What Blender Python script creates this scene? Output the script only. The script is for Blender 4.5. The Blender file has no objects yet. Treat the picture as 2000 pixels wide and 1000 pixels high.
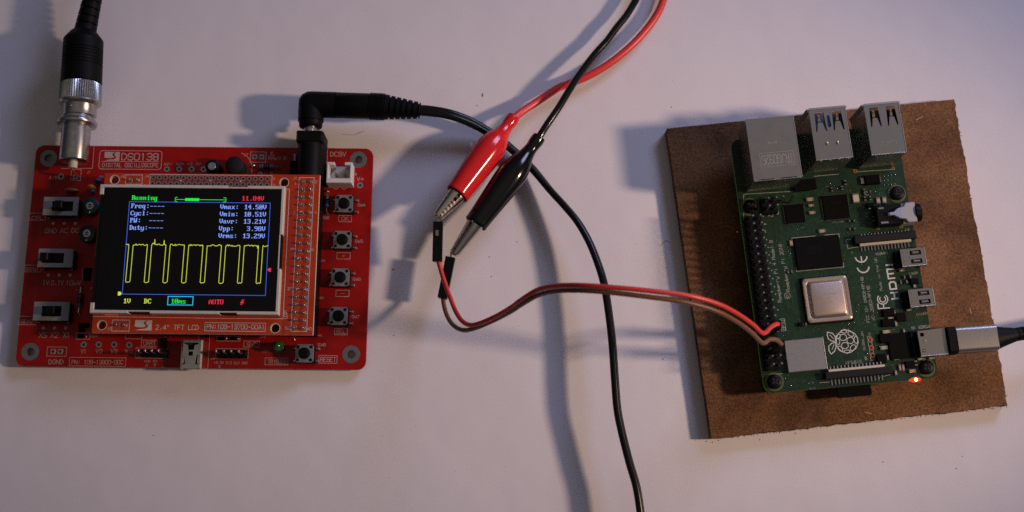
import bpy, math, random
from mathutils import Vector, Matrix
from mathutils.geometry import tessellate_polygon
random.seed(7)
R = math.radians
SC = bpy.context.scene
COL = SC.collection
SC.unit_settings.scale_length = 0.01          # one Blender unit is one centimetre

# ---------------------------------------------------------------- camera
CAM_T, CAM_H, CAM_F = 0.215, 40.6, 2400.0      # tilt (rad), height (cm), focal length in photo pixels (2000 wide)
cd = bpy.data.cameras.new("camera"); cam = bpy.data.objects.new("camera", cd); COL.objects.link(cam)
cam.location = (0, 0, CAM_H); cam.rotation_euler = (CAM_T, 0, 0)
cd.sensor_width = 36; cd.lens = CAM_F / 2000 * 36; cd.clip_start = 1; cd.clip_end = 2000
cd.dof.use_dof = True; cd.dof.focus_distance = 39.6; cd.dof.aperture_fstop = 0.0432 / 0.42
cd.dof.aperture_blades = 7
SC.camera = cam

# ---------------------------------------------------------------- light of the room
world = bpy.data.worlds.new("World"); SC.world = world; world.use_nodes = True
wn = world.node_tree; bgn = wn.nodes["Background"]
geo = wn.nodes.new("ShaderNodeTexCoord"); sep = wn.nodes.new("ShaderNodeSeparateXYZ")
ramp = wn.nodes.new("ShaderNodeMapRange"); mixc = wn.nodes.new("ShaderNodeMix"); mixc.data_type = 'RGBA'
wn.links.new(geo.outputs["Generated"], sep.inputs[0]); wn.links.new(sep.outputs[2], ramp.inputs[0])
ramp.inputs[1].default_value = 0.0; ramp.inputs[2].default_value = 1
pw = wn.nodes.new("ShaderNodeMath"); pw.operation = "POWER"; pw.inputs[1].default_value = 4.0
wn.links.new(ramp.outputs[0], pw.inputs[0]); wn.links.new(pw.outputs[0], mixc.inputs[0])
mixc.inputs[6].default_value = (0.020, 0.022, 0.034, 1)      # dark walls of the room
mixc.inputs[7].default_value = (0.200, 0.172, 0.150, 1)      # dim ceiling above the table
wn.links.new(mixc.outputs[2], bgn.inputs[0]); bgn.inputs[1].default_value = 1.0

def area(name, loc, target, size, power, color, size_y=None):
    ld = bpy.data.lights.new(name, 'AREA'); ld.energy = power; ld.color = color; ld.size = size
    if size_y: ld.shape = 'RECTANGLE'; ld.size_y = size_y
    else: ld.shape = 'DISK'
    o = bpy.data.objects.new(name, ld); COL.objects.link(o); o.location = loc
    o.rotation_euler = (Vector(target) - Vector(loc)).to_track_quat('-Z', 'Y').to_euler()
    return o
kd = bpy.data.lights.new("key_lamp", 'SPOT'); kd.energy = 163000; kd.color = (1.0, 0.72, 0.545); kd.spot_size = R(28); kd.spot_blend = 1.0; kd.shadow_soft_size = 2.9
key = bpy.data.objects.new("key_lamp", kd); COL.objects.link(key); key.location = (64, 3.5, 41)
key.rotation_euler = (Vector((0.5, 9, 0)) - key.location).to_track_quat('-Z', 'Y').to_euler()
area("window_light", (48, 66, 46), (10, 9, 0), 30, 30000, (0.53, 0.60, 1.0), 26)
SC.view_settings.view_transform = 'Standard'; SC.view_settings.look = 'None'
SC.view_settings.exposure = 0; SC.view_settings.gamma = 1
SC.cycles.use_denoising = False
SC.cycles.max_bounces = 6; SC.cycles.sample_clamp_indirect = 1.5

# ---------------------------------------------------------------- places
def V(px, py, z):
    """point of the place seen at photo pixel (px,py) at height z above the table"""
    c, s = math.cos(CAM_T), math.sin(CAM_T)
    x, y, w = (px - 1000) / CAM_F, (500 - py) / CAM_F, -1.0
    d = Vector((x, c * y - s * w, s * y + c * w))
    k = (z - CAM_H) / d.z
    return Vector((0, 0, CAM_H)) + d * k

# ---------------------------------------------------------------- mesh builder
class MB:
    def __init__(s): s.v = []; s.f = []; s.m = []
    def add(s, vs, fs, m=0):
        b = len(s.v); s.v += [tuple(v) for v in vs]; s.f += [tuple(b + i for i in f) for f in fs]; s.m += [m] * len(fs); return s
    def box(s, x0, y0, z0, x1, y1, z1, m=0, c=0.0):
        return s.prism([(x0, y0), (x1, y0), (x1, y1), (x0, y1)], z0, z1, c, m)
    def prism(s, pts, z0, z1, c=0.0, m=0, top=None, M=None):
        """upright prism with a chamfer c round the top"""
        n = len(pts); P = [Vector((p[0], p[1])) for p in pts]
        ar = sum(P[i].x * P[(i + 1) % n].y - P[(i + 1) % n].x * P[i].y for i in range(n))
        if ar < 0: P.reverse()
        lay = [(0, z0), (0, z1 - c)] + ([(c, z1)] if c > 0 else [])
        if c == 0: lay = [(0, z0), (0, z1)]
        vs = []
        for d, z in lay:
            for i in range(n):
                a = (P[i] - P[i - 1]).normalized(); b = (P[(i + 1) % n] - P[i]).normalized()
                na, nb = Vector((-a.y, a.x)), Vector((-b.y, b.x))
                k = na + nb; k = k / max(0.3, (1 + na.dot(nb)))
                q = P[i] + k * d; vs.append(Vector((q.x, q.y, z)))
        fs = [tuple(range(n - 1, -1, -1))]
        ms = [m]
        L = len(lay)
        for l in range(L - 1):
            for i in range(n):
                j = (i + 1) % n; fs.append((l * n + i, l * n + j, (l + 1) * n + j, (l + 1) * n + i))
        fs.append(tuple((L - 1) * n + i for i in range(n)))
        if M: vs = [M @ v for v in vs]
        s.add(vs, fs, m)
        if top is not None: s.m[-1] = top
        return s
    def cyl(s, x, y, r, z0, z1, n=20, c=0.0, m=0, top=None):
        return s.prism([(x + r * math.cos(2 * math.pi * i / n), y + r * math.sin(2 * math.pi * i / n)) for i in range(n)], z0, z1, c, m, top)
    def lathe(s, prof, o, ax, n=24, m=0, mod=None, up=None):
        """prof: (distance along axis, radius)"""
        ax = Vector(ax).normalized(); o = Vector(o)
        u = (Vector(up) if up else (Vector((0, 0, 1)) if abs(ax.z) < .9 else Vector((1, 0, 0))))
        u = (u - ax * u.dot(ax)).normalized(); w = ax.cross(u)
        vs = []
        for t, r in prof:
            for i in range(n):
                a = 2 * math.pi * i / n; q = r if not mod else mod(t, r, a, i)
                if isinstance(q, tuple): vs.append(o + ax * t + u * q[0] + w * q[1])
                else: vs.append(o + ax * t + u * (q * math.cos(a)) + w * (q * math.sin(a)))
        fs = []
        for l in range(len(prof) - 1):
            for i in range(n):
                j = (i + 1) % n; fs.append((l * n + i, l * n + j, (l + 1) * n + j, (l + 1) * n + i))
        fs.append(tuple(range(n - 1, -1, -1))); fs.append(tuple((len(prof) - 1) * n + i for i in range(n)))
        return s.add(vs, fs, m)
    def tube(s, path, r, n=10, sub=6, m=0, off=None, smooth=True):
        P = spline(path, sub) if smooth else [Vector(p) for p in path]
        if off: P = [p + Vector(off) for p in P]
        K = len(P); rr = r if callable(r) else (lambda t: r)
        t0 = (P[1] - P[0]).normalized(); u = Vector((0, 0, 1)) if abs(t0.z) < .9 else Vector((1, 0, 0))
        u = (u - t0 * u.dot(t0)).normalized(); vs = []
        for k in range(K):
            t = (P[min(k + 1, K - 1)] - P[max(k - 1, 0)]).normalized()
            u = (u - t * u.dot(t)).normalized(); w = t.cross(u); q = rr(k / (K - 1))
            for i in range(n):
                a = 2 * math.pi * i / n; vs.append(P[k] + u * (q * math.cos(a)) + w * (q * math.sin(a)))
        fs = []
        for l in range(K - 1):
            for i in range(n):
                j = (i + 1) % n; fs.append((l * n + i, l * n + j, (l + 1) * n + j, (l + 1) * n + i))
        fs.append(tuple(range(n - 1, -1, -1))); fs.append(tuple((K - 1) * n + i for i in range(n)))
        return s.add(vs, fs, m)
    def plate(s, outer, holes, z0, z1, m=0, side=None, rim=None):
        loops = [[Vector((p[0], p[1], 0)) for p in outer]] + [[Vector((p[0], p[1], 0)) for p in h] for h in holes]
        tri = tessellate_polygon(loops); flat = [p for l in loops for p in l]; N = len(flat)
        vs = [Vector((p.x, p.y, z1)) for p in flat] + [Vector((p.x, p.y, z0)) for p in flat]
        fs = []
        for t in tri:
            a, b, c = (flat[i] for i in t)
            if (b - a).cross(c - a).z < 0: t = (t[0], t[2], t[1])
            fs.append(tuple(t)); fs.append((t[2] + N, t[1] + N, t[0] + N))
        s.add(vs, fs, m)
        b = 0; bb = len(s.v) - 2 * N
        for li, l in enumerate(loops):
            n = len(l); ar = sum(l[i].x * l[(i + 1) % n].y - l[(i + 1) % n].x * l[i].y for i in range(n))
            ccw = ar > 0
            if li > 0: ccw = not ccw
            for i in range(n):
                j = (i + 1) % n; A, B = bb + b + i, bb + b + j
                s.f.append((A + N, B + N, B, A) if ccw else (B + N, A + N, A, B)); s.m.append(side if (side is not None and li == 0) else (rim if (rim is not None and li) else m))
            b += n
        return s
    def ribbon(s, pts, w, z, m=0, closed=False, dz=2e-5):
        pts = [Vector((p[0], p[1])) for p in pts]
        if closed: pts = pts + [pts[0]]
        for a, b in zip(pts, pts[1:]):
            d = b - a
            if d.length < 1e-6: continue
            d.normalize(); nrm = Vector((-d.y, d.x)) * w / 2; e = d * w * .45
            zz = z + dz * (len(s.f) % 60)
            q = [a - e - nrm, b + e - nrm, b + e + nrm, a - e + nrm]
            s.add([(p.x, p.y, zz) for p in q], [(0, 1, 2, 3)], m)
        return s
    def ring(s, x, y, r0, r1, z0, z1, n=20, m=0):
        o = [(x + r1 * math.cos(2 * math.pi * i / n), y + r1 * math.sin(2 * math.pi * i / n)) for i in range(n)]
        h = [(x + r0 * math.cos(2 * math.pi * i / n), y + r0 * math.sin(2 * math.pi * i / n)) for i in range(n)]
        vs = [(*p, z1) for p in o] + [(*p, z1) for p in h] + [(*p, z0) for p in o] + [(*p, z0) for p in h]
        fs = []
        for i in range(n):
            j = (i + 1) % n
            fs += [(i, j, n + j, n + i), (2 * n + i, 2 * n + j, j, i), (n + i, n + j, 3 * n + j, 3 * n + i)]
        return s.add(vs, fs, m)

def spline(path, sub):
    P = [Vector(p) for p in path]
    if sub <= 1 or len(P) < 3: return P
    out = []
    for i in range(len(P) - 1):
        a = P[i - 1] if i else P[0] * 2 - P[1]; b, c = P[i], P[i + 1]; d = P[i + 2] if i + 2 < len(P) else P[-1] * 2 - P[-2]
        for k in range(sub):
            t = k / sub
            out.append(.5 * ((2 * b) + (c - a) * t + (2 * a - 5 * b + 4 * c - d) * t * t + (3 * b - a - 3 * c + d) * t ** 3))
    out.append(P[-1]); return out

def circle(x, y, r, n=20): return [(x + r * math.cos(2 * math.pi * i / n), y + r * math.sin(2 * math.pi * i / n)) for i in range(n)]
def rrect(x0, y0, x1, y1, r, k=5):
    out = []
    for cx, cy, a in ((x1 - r, y1 - r, 0), (x0 + r, y1 - r, 90), (x0 + r, y0 + r, 180), (x1 - r, y0 + r, 270)):
        for i in range(k + 1):
            t = R(a + 90 * i / k); out.append((cx + r * math.cos(t), cy + r * math.sin(t)))
    return out

def mesh_of(name, mb, mats, smooth=0):
    me = bpy.data.meshes.new(name); me.from_pydata(mb.v, [], mb.f)
    for m in (mats if isinstance(mats, (list, tuple)) else [mats]): me.materials.append(m)
    me.polygons.foreach_set("material_index", mb.m); me.update()
    if smooth:
        me.polygons.foreach_set("use_smooth", [True] * len(me.polygons)); me.set_sharp_from_angle(angle=R(smooth))
    return me
def link(name, me, parent=None, loc=(0, 0, 0), rz=0.0):
    o = bpy.data.objects.new(name, me); COL.objects.link(o); o.location = loc; o.rotation_euler = (0, 0, rz)
    if parent is not None: o.parent = parent
    return o
SPLIT = {"spring_tongue", "tongue", "flared_lip", "contact", "pin", "scratch"}
FINE = {"copper_trace", "printed_outline", "lettering", "readout", "end_cap", "contact_row", "latch_teeth", "colour_band", "pitting", "scuff", "berry_emblem", "hdmi_mark", "fcc_mark", "ce_mark", "cross_slot",
        "solder_tab", "seam_tab", "dimple", "position_bar", "trigger_symbol", "stamped_mark", "waveform", "readout_frame", "time_box", "lead", "empty_pad_row"}
def ob(name, mb, mats, parent=None, loc=(0, 0, 0), smooth=0, rz=0.0):
    if name in SPLIT:
        pr = list(range(len(mb.v)))
        def find(i):
            while pr[i] != i: pr[i] = pr[pr[i]]; i = pr[i]
            return i
        for f in mb.f:
            for j in f[1:]: pr[find(j)] = find(f[0])
        grp = {}
        for f, mi in zip(mb.f, mb.m): grp.setdefault(find(f[0]), []).append((f, mi))
        last = None
        for fs in grp.values():
            idx = {}; q = MB()
            for f, mi in fs:
                for i in f:
                    if i not in idx: idx[i] = len(q.v); q.v.append(mb.v[i])
                q.f.append(tuple(idx[i] for i in f)); q.m.append(mi)
            last = link(name, mesh_of(name, q, mats, smooth), parent, loc, rz)
        return last
    o = link(name, mesh_of(name, mb, mats, smooth), parent, loc, rz)
    if name in FINE: o['kind'] = 'stuff'      # print and pieces too fine to pick apart
    return o
def tag(o, label, cat, group=None):
    o['label'] = label; o['category'] = cat
    if group: o['group'] = group
    return o
def thing(name, label, cat, loc, rz=0.0, group=None):
    return tag(link(name, None, None, loc, rz), label, cat, group)

# ---------------------------------------------------------------- materials
def mat(name, col, rough=.5, metal=0.0, noise=0.0, nscale=20.0, bump=0.0, bscale=200.0, coat=0.0, col2=None, spec=None, rvar=0.0, detail=4):
    m = bpy.data.materials.new(name); m.use_nodes = True; t = m.node_tree; b = t.nodes["Principled BSDF"]
    b.inputs["Base Color"].default_value = (*col, 1); b.inputs["Roughness"].default_value = rough; b.inputs["Metallic"].default_value = metal
    if coat: b.inputs["Coat Weight"].default_value = coat; b.inputs["Coat Roughness"].default_value = .08
    if spec is not None: b.inputs["Specular IOR Level"].default_value = spec
    tc = t.nodes.new("ShaderNodeTexCoord")
    if noise or col2:
        n = t.nodes.new("ShaderNodeTexNoise"); n.inputs["Scale"].default_value = nscale; n.inputs["Detail"].default_value = detail
        n.inputs["Roughness"].default_value = .65
        t.links.new(tc.outputs["Object"], n.inputs["Vector"])
        mx = t.nodes.new("ShaderNodeMix"); mx.data_type = 'RGBA'
        c2 = col2 or tuple(c * (1 - noise) for c in col)
        mr = t.nodes.new("ShaderNodeMapRange"); mr.inputs[1].default_value = .3; mr.inputs[2].default_value = .7
        t.links.new(n.outputs["Fac"], mr.inputs[0]); t.links.new(mr.outputs[0], mx.inputs[0])
        mx.inputs[6].default_value = (*col, 1); mx.inputs[7].default_value = (*c2, 1)
        t.links.new(mx.outputs[2], b.inputs["Base Color"])
        if rvar:
            m2 = t.nodes.new("ShaderNodeMapRange"); m2.inputs[3].default_value = rough - rvar; m2.inputs[4].default_value = rough + rvar
            t.links.new(n.outputs["Fac"], m2.inputs[0]); t.links.new(m2.outputs[0], b.inputs["Roughness"])
    if bump:
        n2 = t.nodes.new("ShaderNodeTexNoise"); n2.inputs["Scale"].default_value = bscale; n2.inputs["Detail"].default_value = 3
        t.links.new(tc.outputs["Object"], n2.inputs["Vector"])
        bp = t.nodes.new("ShaderNodeBump"); bp.inputs["Strength"].default_value = bump; bp.inputs["Distance"].default_value = .01
        t.links.new(n2.outputs["Fac"], bp.inputs["Height"]); t.links.new(bp.outputs[0], b.inputs["Normal"])
    return m
def glow(name, col, s=1.0):
    m = bpy.data.materials.new(name); m.use_nodes = True; b = m.node_tree.nodes["Principled BSDF"]
    b.inputs["Base Color"].default_value = (0, 0, 0, 1); b.inputs["Roughness"].default_value = .4
    b.inputs["Specular IOR Level"].default_value = 0
    b.inputs["Emission Color"].default_value = (*col, 1); b.inputs["Emission Strength"].default_value = s
    return m
K = dict(
    red_mask=mat("red_solder_mask", (.355, .006, .005), .36, spec=.22, noise=.35, nscale=1.3, bump=.10, bscale=26, rvar=.06),
    orange_mask=mat("orange_solder_mask", (.50, .045, .010), .36, spec=.3, noise=.25, nscale=2, bump=.06, bscale=30),
    orange_trace=mat("orange_trace", (.62, .085, .03), .36), orange_dark=mat("dark_orange_trace", (.30, .022, .008), .36),
    red_trace=mat("red_trace", (.19, .004, .006), .34),
    fr4=mat("cut_board_edge", (.60, .52, .40), .7, noise=.2, nscale=30), red_edge=mat("red_board_edge", (.28, .02, .015), .5),
    green_mask=mat("green_solder_mask", (.0072, .0235, .0125), .33, spec=.35, col2=(.012, .037, .016), nscale=2.2, bump=.10, bscale=40, rvar=.06),
    green_trace=mat("green_trace", (.012, .052, .018), .33, spec=.35), green_edge=mat("green_board_edge", (.16, .46, .08), .5),
    silk=mat("white_print", (.62, .58, .54), .6, noise=.25, nscale=30), silk_dim=mat("thin_print", (.34, .35, .31), .6, noise=.3, nscale=30),
    silk_red=mat("print_on_red", (.50, .36, .33), .6, noise=.25, nscale=30),
    tin=mat("tinned_metal", (.46, .46, .45), .34, 1, noise=.3, nscale=12, bump=.08, bscale=60),
    solder=mat("solder", (.55, .54, .52), .24, 1), padm=mat("tinned_pad", (.30, .30, .29), .45, .7),
    hole=mat("dark_hole", (.012, .010, .010), .8), copper=mat("copper_pad", (.62, .20, .07), .35, .8),
    gold=mat("gold_pad", (.75, .52, .22), .3, 1),
    nickel=mat("worn_nickel", (.55, .54, .52), .27, 1, noise=.35, nscale=6, bump=.06, bscale=40, rvar=.08),
    chrome=mat("chrome", (.74, .68, .61), .26, 1, noise=.2, nscale=8), brass=mat("brass", (.55, .36, .16), .3, 1),
    shell=mat("port_shell", (.60, .58, .55), .24, .96, noise=.30, nscale=2.2, rvar=.08, bump=.05, bscale=110),
    shell_edge=mat("port_shell_edge", (.62, .60, .57), .3, 1),
    shield=mat("radio_shield", (.36, .37, .38), .38, .85, noise=.12, nscale=14, bump=.14, bscale=90),
    lid=mat("processor_lid", (.52, .43, .36), .36, .85, noise=.08, nscale=20, bump=.10, bscale=140),
    alu=mat("brushed_aluminium", (.32, .305, .29), .36, .9, noise=.10, nscale=14, bump=.12, bscale=120),
    rubber=mat("black_rubber", (.004, .004, .0045), .5, spec=.10, noise=.3, nscale=8, bump=.10, bscale=60),
    plastic=mat("black_plastic", (.0045, .0045, .005), .45, spec=.13, noise=.3, nscale=12, bump=.08, bscale=80),
    gloss=mat("glossy_black_vinyl", (.005, .005, .006), .15, spec=.45), gloss_red=mat("glossy_red_vinyl", (.64, .016, .020), .17, noise=.12, nscale=3),
    wire_red=mat("red_wire", (.60, .038, .030), .38, noise=.12, nscale=4), wire_brown=mat("brown_wire", (.17, .075, .032), .42, noise=.2, nscale=4),
    lead_red=mat("red_lead_jacket", (.66, .040, .034), .36), cord=mat("black_cord", (.005, .005, .0055), .24, spec=.30, bump=.03, bscale=50),
    chip=mat("chip_package", (.0045, .0042, .0045), .6, spec=.05, noise=.25, nscale=20, bump=.15, bscale=150),
    beige=mat("ceramic_capacitor", (.42, .30, .20), .5, noise=.2, nscale=20), beige_l=mat("pale_ceramic", (.55, .50, .42), .5),
    white=mat("white_nylon", (.66, .62, .58), .45, noise=.08, nscale=5), frame=mat("screen_frame_plastic", (.62, .57, .50), .5, noise=.15, nscale=6),
    switch_grey=mat("grey_switch_body", (.20, .20, .195), .5, noise=.2, nscale=7), button_grey=mat("button_plate", (.26, .27, .28), .42, .5, noise=.2, nscale=12),
    ring=mat("mounting_ring", (.21, .23, .24), .42, .6, noise=.25, nscale=10), glass=mat("screen_glass", (.002, .002, .0025), .16, spec=.25),
    teal=mat("teal_trimmer", (.004, .042, .040), .45, noise=.2, nscale=9), resistor=mat("blue_grey_resistor", (.06, .09, .12), .45),
    ferrite=mat("dark_ferrite", (.013, .013, .013), .6, spec=.15, noise=.2, nscale=15), captop=mat("capacitor_top", (.26, .28, .32), .4, .6),
    led_green=mat("green_led_lens", (.02, .11, .03), .2, coat=.3, noise=.3, nscale=6), brown_cap=mat("brown_disc_capacitor", (.20, .06, .02), .4),
    orange_cap=mat("orange_capacitor", (.45, .13, .02), .4), blue_cap=mat("blue_capacitor", (.03, .06, .13), .4),
    flex=mat("amber_flex_ribbon", (.30, .12, .02), .35), cream=mat("cream_plastic", (.50, .46, .38), .5), blue_tongue=mat("blue_tongue", (.012, .04, .14), .5),
    etched=mat("etched_metal", (.40, .35, .29), .5, .6), lit_red=glow("lit_red_led", (1.0, .22, .05), 45), red_glow=glow("red_led_end_and_halo", (1.0, .075, .02), .9),
    g_green=glow("green_readout", (.02, .85, .06)), g_blue=glow("pale_blue_readout", (.24, .36, 1.0), 1.0), g_frame=glow("blue_frame_line", (.055, .11, .62)),
    g_yel=glow("yellow_trace", (.62, .72, .055)), g_red=glow("red_readout", (.80, .028, .07)), g_cyan=glow("cyan_box", (.03, .52, .92)),
)

# ---------------------------------------------------------------- lettering
def _st(s): return [[(int(p[0]), {'a': -1, 'b': -2}.get(p[1], None) if p[1] in 'ab' else int(p[1])) for p in q.split()] for q in s.split('|')]
O_ = "10 01 05 16 36 45 41 30 10"
G = {k: _st(v) for k, v in {
 'A': "00 26 40|12 32", 'B': "00 06 36 45 44 33 03|33 42 41 30 00", 'C': "45 36 16 05 01 10 30 41", 'D': "00 06 26 44 42 20 00", 'E': "40 00 06 46|03 33",
 'F': "00 06 46|03 33", 'G': "45 36 16 05 01 10 30 41 43 23", 'H': "00 06|40 46|03 43", 'I': "20 26", 'J': "01 10 20 31 36", 'K': "00 06|46 03|13 40", 'L': "06 00 40",
 'M': "00 06 23 46 40", 'N': "00 06 40 46", 'O': O_, 'P': "00 06 36 45 44 33 03", 'Q': O_ + "|22 40", 'R': "00 06 36 45 44 33 03|23 40",
 'S': "45 36 16 05 04 13 33 42 41 30 10 01", 'T': "06 46|26 20", 'U': "06 01 10 30 41 46", 'V': "06 20 46", 'W': "06 10 23 30 46", 'X': "00 46|06 40", 'Y': "06 23 46|23 20", 'Z': "06 46 00 40",
 '0': O_, '1': "15 26 20", '2': "05 16 36 45 44 00 40", '3': "05 16 36 45 44 33 13|33 42 41 30 10 01", '4': "30 36 02 42", '5': "46 06 03 33 42 41 30 00",
 '6': "45 36 16 05 01 10 30 41 42 33 03", '7': "06 46 10", '8': "13 04 05 16 36 45 44 33 13 02 01 10 30 41 42 33", '9': "01 10 30 41 45 36 16 05 04 13 43",
 'a': "43 40|42 33 13 02 01 10 30 41", 'b': "06 00|02 13 33 42 41 30 10 01", 'c': "42 33 13 02 01 10 30 41", 'd': "46 40|42 33 13 02 01 10 30 41", 'e': "02 42 33 13 02 01 10 30",
 'h': "06 00|02 13 33 42 40", 'i': "20 23|25 25", 'k': "06 00|02 34|12 30", 'l': "26 20", 'm': "00 03|02 13 22 20|22 33 42 40", 'n': "00 03|02 13 33 42 40", 'o': "10 01 02 13 33 42 41 30 10",
 'p': "03 0b|02 13 33 42 41 30 10 01", 'r': "00 03|02 13 33", 's': "43 13 02 32 41 30 00", 't': "16 11 20 30|04 34", 'y': "03 10 30|43 40 3b 0b", 'z': "03 43 00 40",
 '-': "03 43", '.': "20 21", ':': "21 22|24 25", '+': "03 43|21 25", '"': "14 16|34 36", '/': "00 46", ' ': "", '_': "00 40", '(': "36 24 22 30", ')': "16 24 22 10"}.items() if v}
def text_mb(mb, txt, a, b, cap, z, w=None, m=0):
    """single-stroke lettering along the baseline a-b (local coordinates)"""
    a, b = Vector(a[:2]), Vector(b[:2]); d = (b - a); L = d.length; d.normalize(); n = Vector((-d.y, d.x))
    adv = L / (len(txt) - .22) if len(txt) > 1 else L
    gw = adv * .78 / 4 if len(txt) > 1 else L / 4; gh = cap / 6; w = w or cap * .13
    for i, ch in enumerate(txt):
        for st in G.get(ch, []):
            pts = [a + d * (adv * i + p[0] * gw) + n * (p[1] * gh) for p in st]
            if len(pts) > 1 and (pts[0] - pts[-1]).length < 1e-6 and len(pts) == 2: pts[1] = pts[1] + d * w * .5
            mb.ribbon(pts, w, z, m)
    return mb

BF = {'0': '7CC6C6CEDEF6E6C6C67C', '1': '1838781818181818187E', '2': '7CC6060C183060C0C6FE', '3': '7CC606063C060606C67C', '4': '0C1C3C6CCCFE0C0C0C1E', '5': 'FEC0C0C0FC060606C67C',
 '8': '7CC6C6C67CC6C6C6C67C', '9': '7CC6C6C67E0606060C78', 'V': 'C6C6C6C6C6C6C66C3810', 'A': '10386CC6C6FEC6C6C6C6', 'U': 'C6C6C6C6C6C6C6C6C67C', 'T': '7E7E5A18181818181 83C'.replace(' ', ''),
 'O': '7CC6C6C6C6C6C6C6C67C', 'D': 'F86C6666666666666CF8', 'C': '3C66C2C0C0C0C0C2663C', 'R': 'FC6666667C6C666666E6', 'F': 'FE6662687868606060F0', 'P': 'FC6666667C60606060F0', 'W': 'C6C6C6C6D6D6D6FEEE6C',
 'a': '000000780C7CCCCCCC76', 'c': '0000007CC6C0C0C0C67C', 'e': '0000007CC6FEC0C0C67C', 'g': '00000076CCCCCCCCCC7C0CCC78', 'i': '18180038181818 18183C'.replace(' ', ''), 'l': '3818181818181818183C', 'm': '000000ECFED6D6D6D6C6',
 'n': '000000DC666666666666', 'p': '000000DC66666666667C6060F0', 'q': '00000076CCCCCCCCCC7C0C0C1E', 'r': '000000DC7666606060F0', 's': '0000007CC660380CC67C', 't': '103030FC30303030361C',
 'u': '000000CCCCCCCCCCCC76', 'v': '000000C6C6C6C66C3810', 'x': '000000C66C3838386CC6', 'y': '000000C6C6C6C6C6C67E060CF8', '-': '00000000007E', ':': '0000181800000018 18'.replace(' ', ''), '.': '00000000000000001818', ' ': ''}

# ---------------------------------------------------------------- boards: a frame of their own, tied to where they lie
class Board:
    def __init__(s, root, x, y, a, ztop, base):
        s.root, s.x, s.y, s.a, s.zt, s.base = root, x, y, a, ztop, base; s.dz = ztop - base
    def L(s, px, py, h=0.0):
        p = V(px, py, s.zt + h); dx, dy = p.x - s.x, p.y - s.y; c, n = math.cos(s.a), math.sin(s.a)
        return (c * dx + n * dy, -n * dx + c * dy)
    def part(s, name, mb, mats, smooth=0, loc=(0, 0, 0), rz=0): return ob(name, mb, mats, s.root, (loc[0], loc[1], loc[2] + s.dz), smooth, rz)
    def inst(s, name, me, loc, rz=0): return link(name, me, s.root, (loc[0], loc[1], loc[2] + s.dz), rz)

def glint_strips(par, w, d, h, r=.02, sides="rf"):  # round strips added along bevelled metal edges to catch the key lamp's highlight
    mb = MB()
    if "r" in sides: mb.tube([(w - r * .4, -d, h - r * .5), (w - r * .4, d, h - r * .5)], r, 8, 1, smooth=False)
    if "f" in sides: mb.tube([(-w, -d + r * .3, h - r * .6), (w, -d + r * .3, h - r * .6)], r * .7, 8, 1, smooth=False)
    ob("bevel_glint_strip", mb, K['shell_edge'], par, smooth=60)
# ================================================================ the table
m = bpy.data.materials.new("white_paper"); m.use_nodes = True; t = m.node_tree; b = t.nodes["Principled BSDF"]
tc = t.nodes.new("ShaderNodeTexCoord"); n = t.nodes.new("ShaderNodeTexNoise"); n.inputs["Scale"].default_value = .12; n.inputs["Detail"].default_value = 3
t.links.new(tc.outputs["Object"], n.inputs["Vector"])
n3 = t.nodes.new("ShaderNodeTexNoise"); n3.inputs["Scale"].default_value = 14; n3.inputs["Detail"].default_value = 6; n3.inputs["Roughness"].default_value = .8
t.links.new(tc.outputs["Object"], n3.inputs["Vector"])
mx = t.nodes.new("ShaderNodeMix"); mx.data_type = 'RGBA'; mx.inputs[6].default_value = (.70, .655, .672, 1); mx.inputs[7].default_value = (.75, .708, .722, 1)
t.links.new(n.outputs["Fac"], mx.inputs[0])
mr = t.nodes.new("ShaderNodeMapRange"); mr.inputs[1].default_value = .3; mr.inputs[2].default_value = .7; mr.inputs[3].default_value = .93; mr.inputs[4].default_value = 1.04
t.links.new(n3.outputs["Fac"], mr.inputs[0])
mm = t.nodes.new("ShaderNodeMix"); mm.data_type = 'RGBA'; mm.blend_type = 'MULTIPLY'; mm.inputs[0].default_value = 1
t.links.new(mx.outputs[2], mm.inputs[6]); t.links.new(mr.outputs[0], mm.inputs[7]); t.links.new(mm.outputs[2], b.inputs["Base Color"])
b.inputs["Roughness"].default_value = .62; b.inputs["Specular IOR Level"].default_value = .3
n2 = t.nodes.new("ShaderNodeTexNoise"); n2.inputs["Scale"].default_value = 18; n2.inputs["Detail"].default_value = 5
t.links.new(tc.outputs["Object"], n2.inputs["Vector"])
bp = t.nodes.new("ShaderNodeBump"); bp.inputs["Strength"].default_value = .35; bp.inputs["Distance"].default_value = .006
n4 = t.nodes.new("ShaderNodeTexNoise"); n4.inputs["Scale"].default_value = .35; t.links.new(tc.outputs["Object"], n4.inputs["Vector"])
b2 = t.nodes.new("ShaderNodeBump"); b2.inputs["Strength"].default_value = .5; b2.inputs["Distance"].default_value = .12
t.links.new(n4.outputs["Fac"], b2.inputs["Height"]); t.links.new(n2.outputs["Fac"], bp.inputs["Height"]); t.links.new(b2.outputs[0], bp.inputs["Normal"])
t.links.new(bp.outputs[0], b.inputs["Normal"])
mb = MB(); mb.box(-60, -40, -1, 60, 70, 0)
o = ob("table", mb, m); o['kind'] = 'structure'
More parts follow.
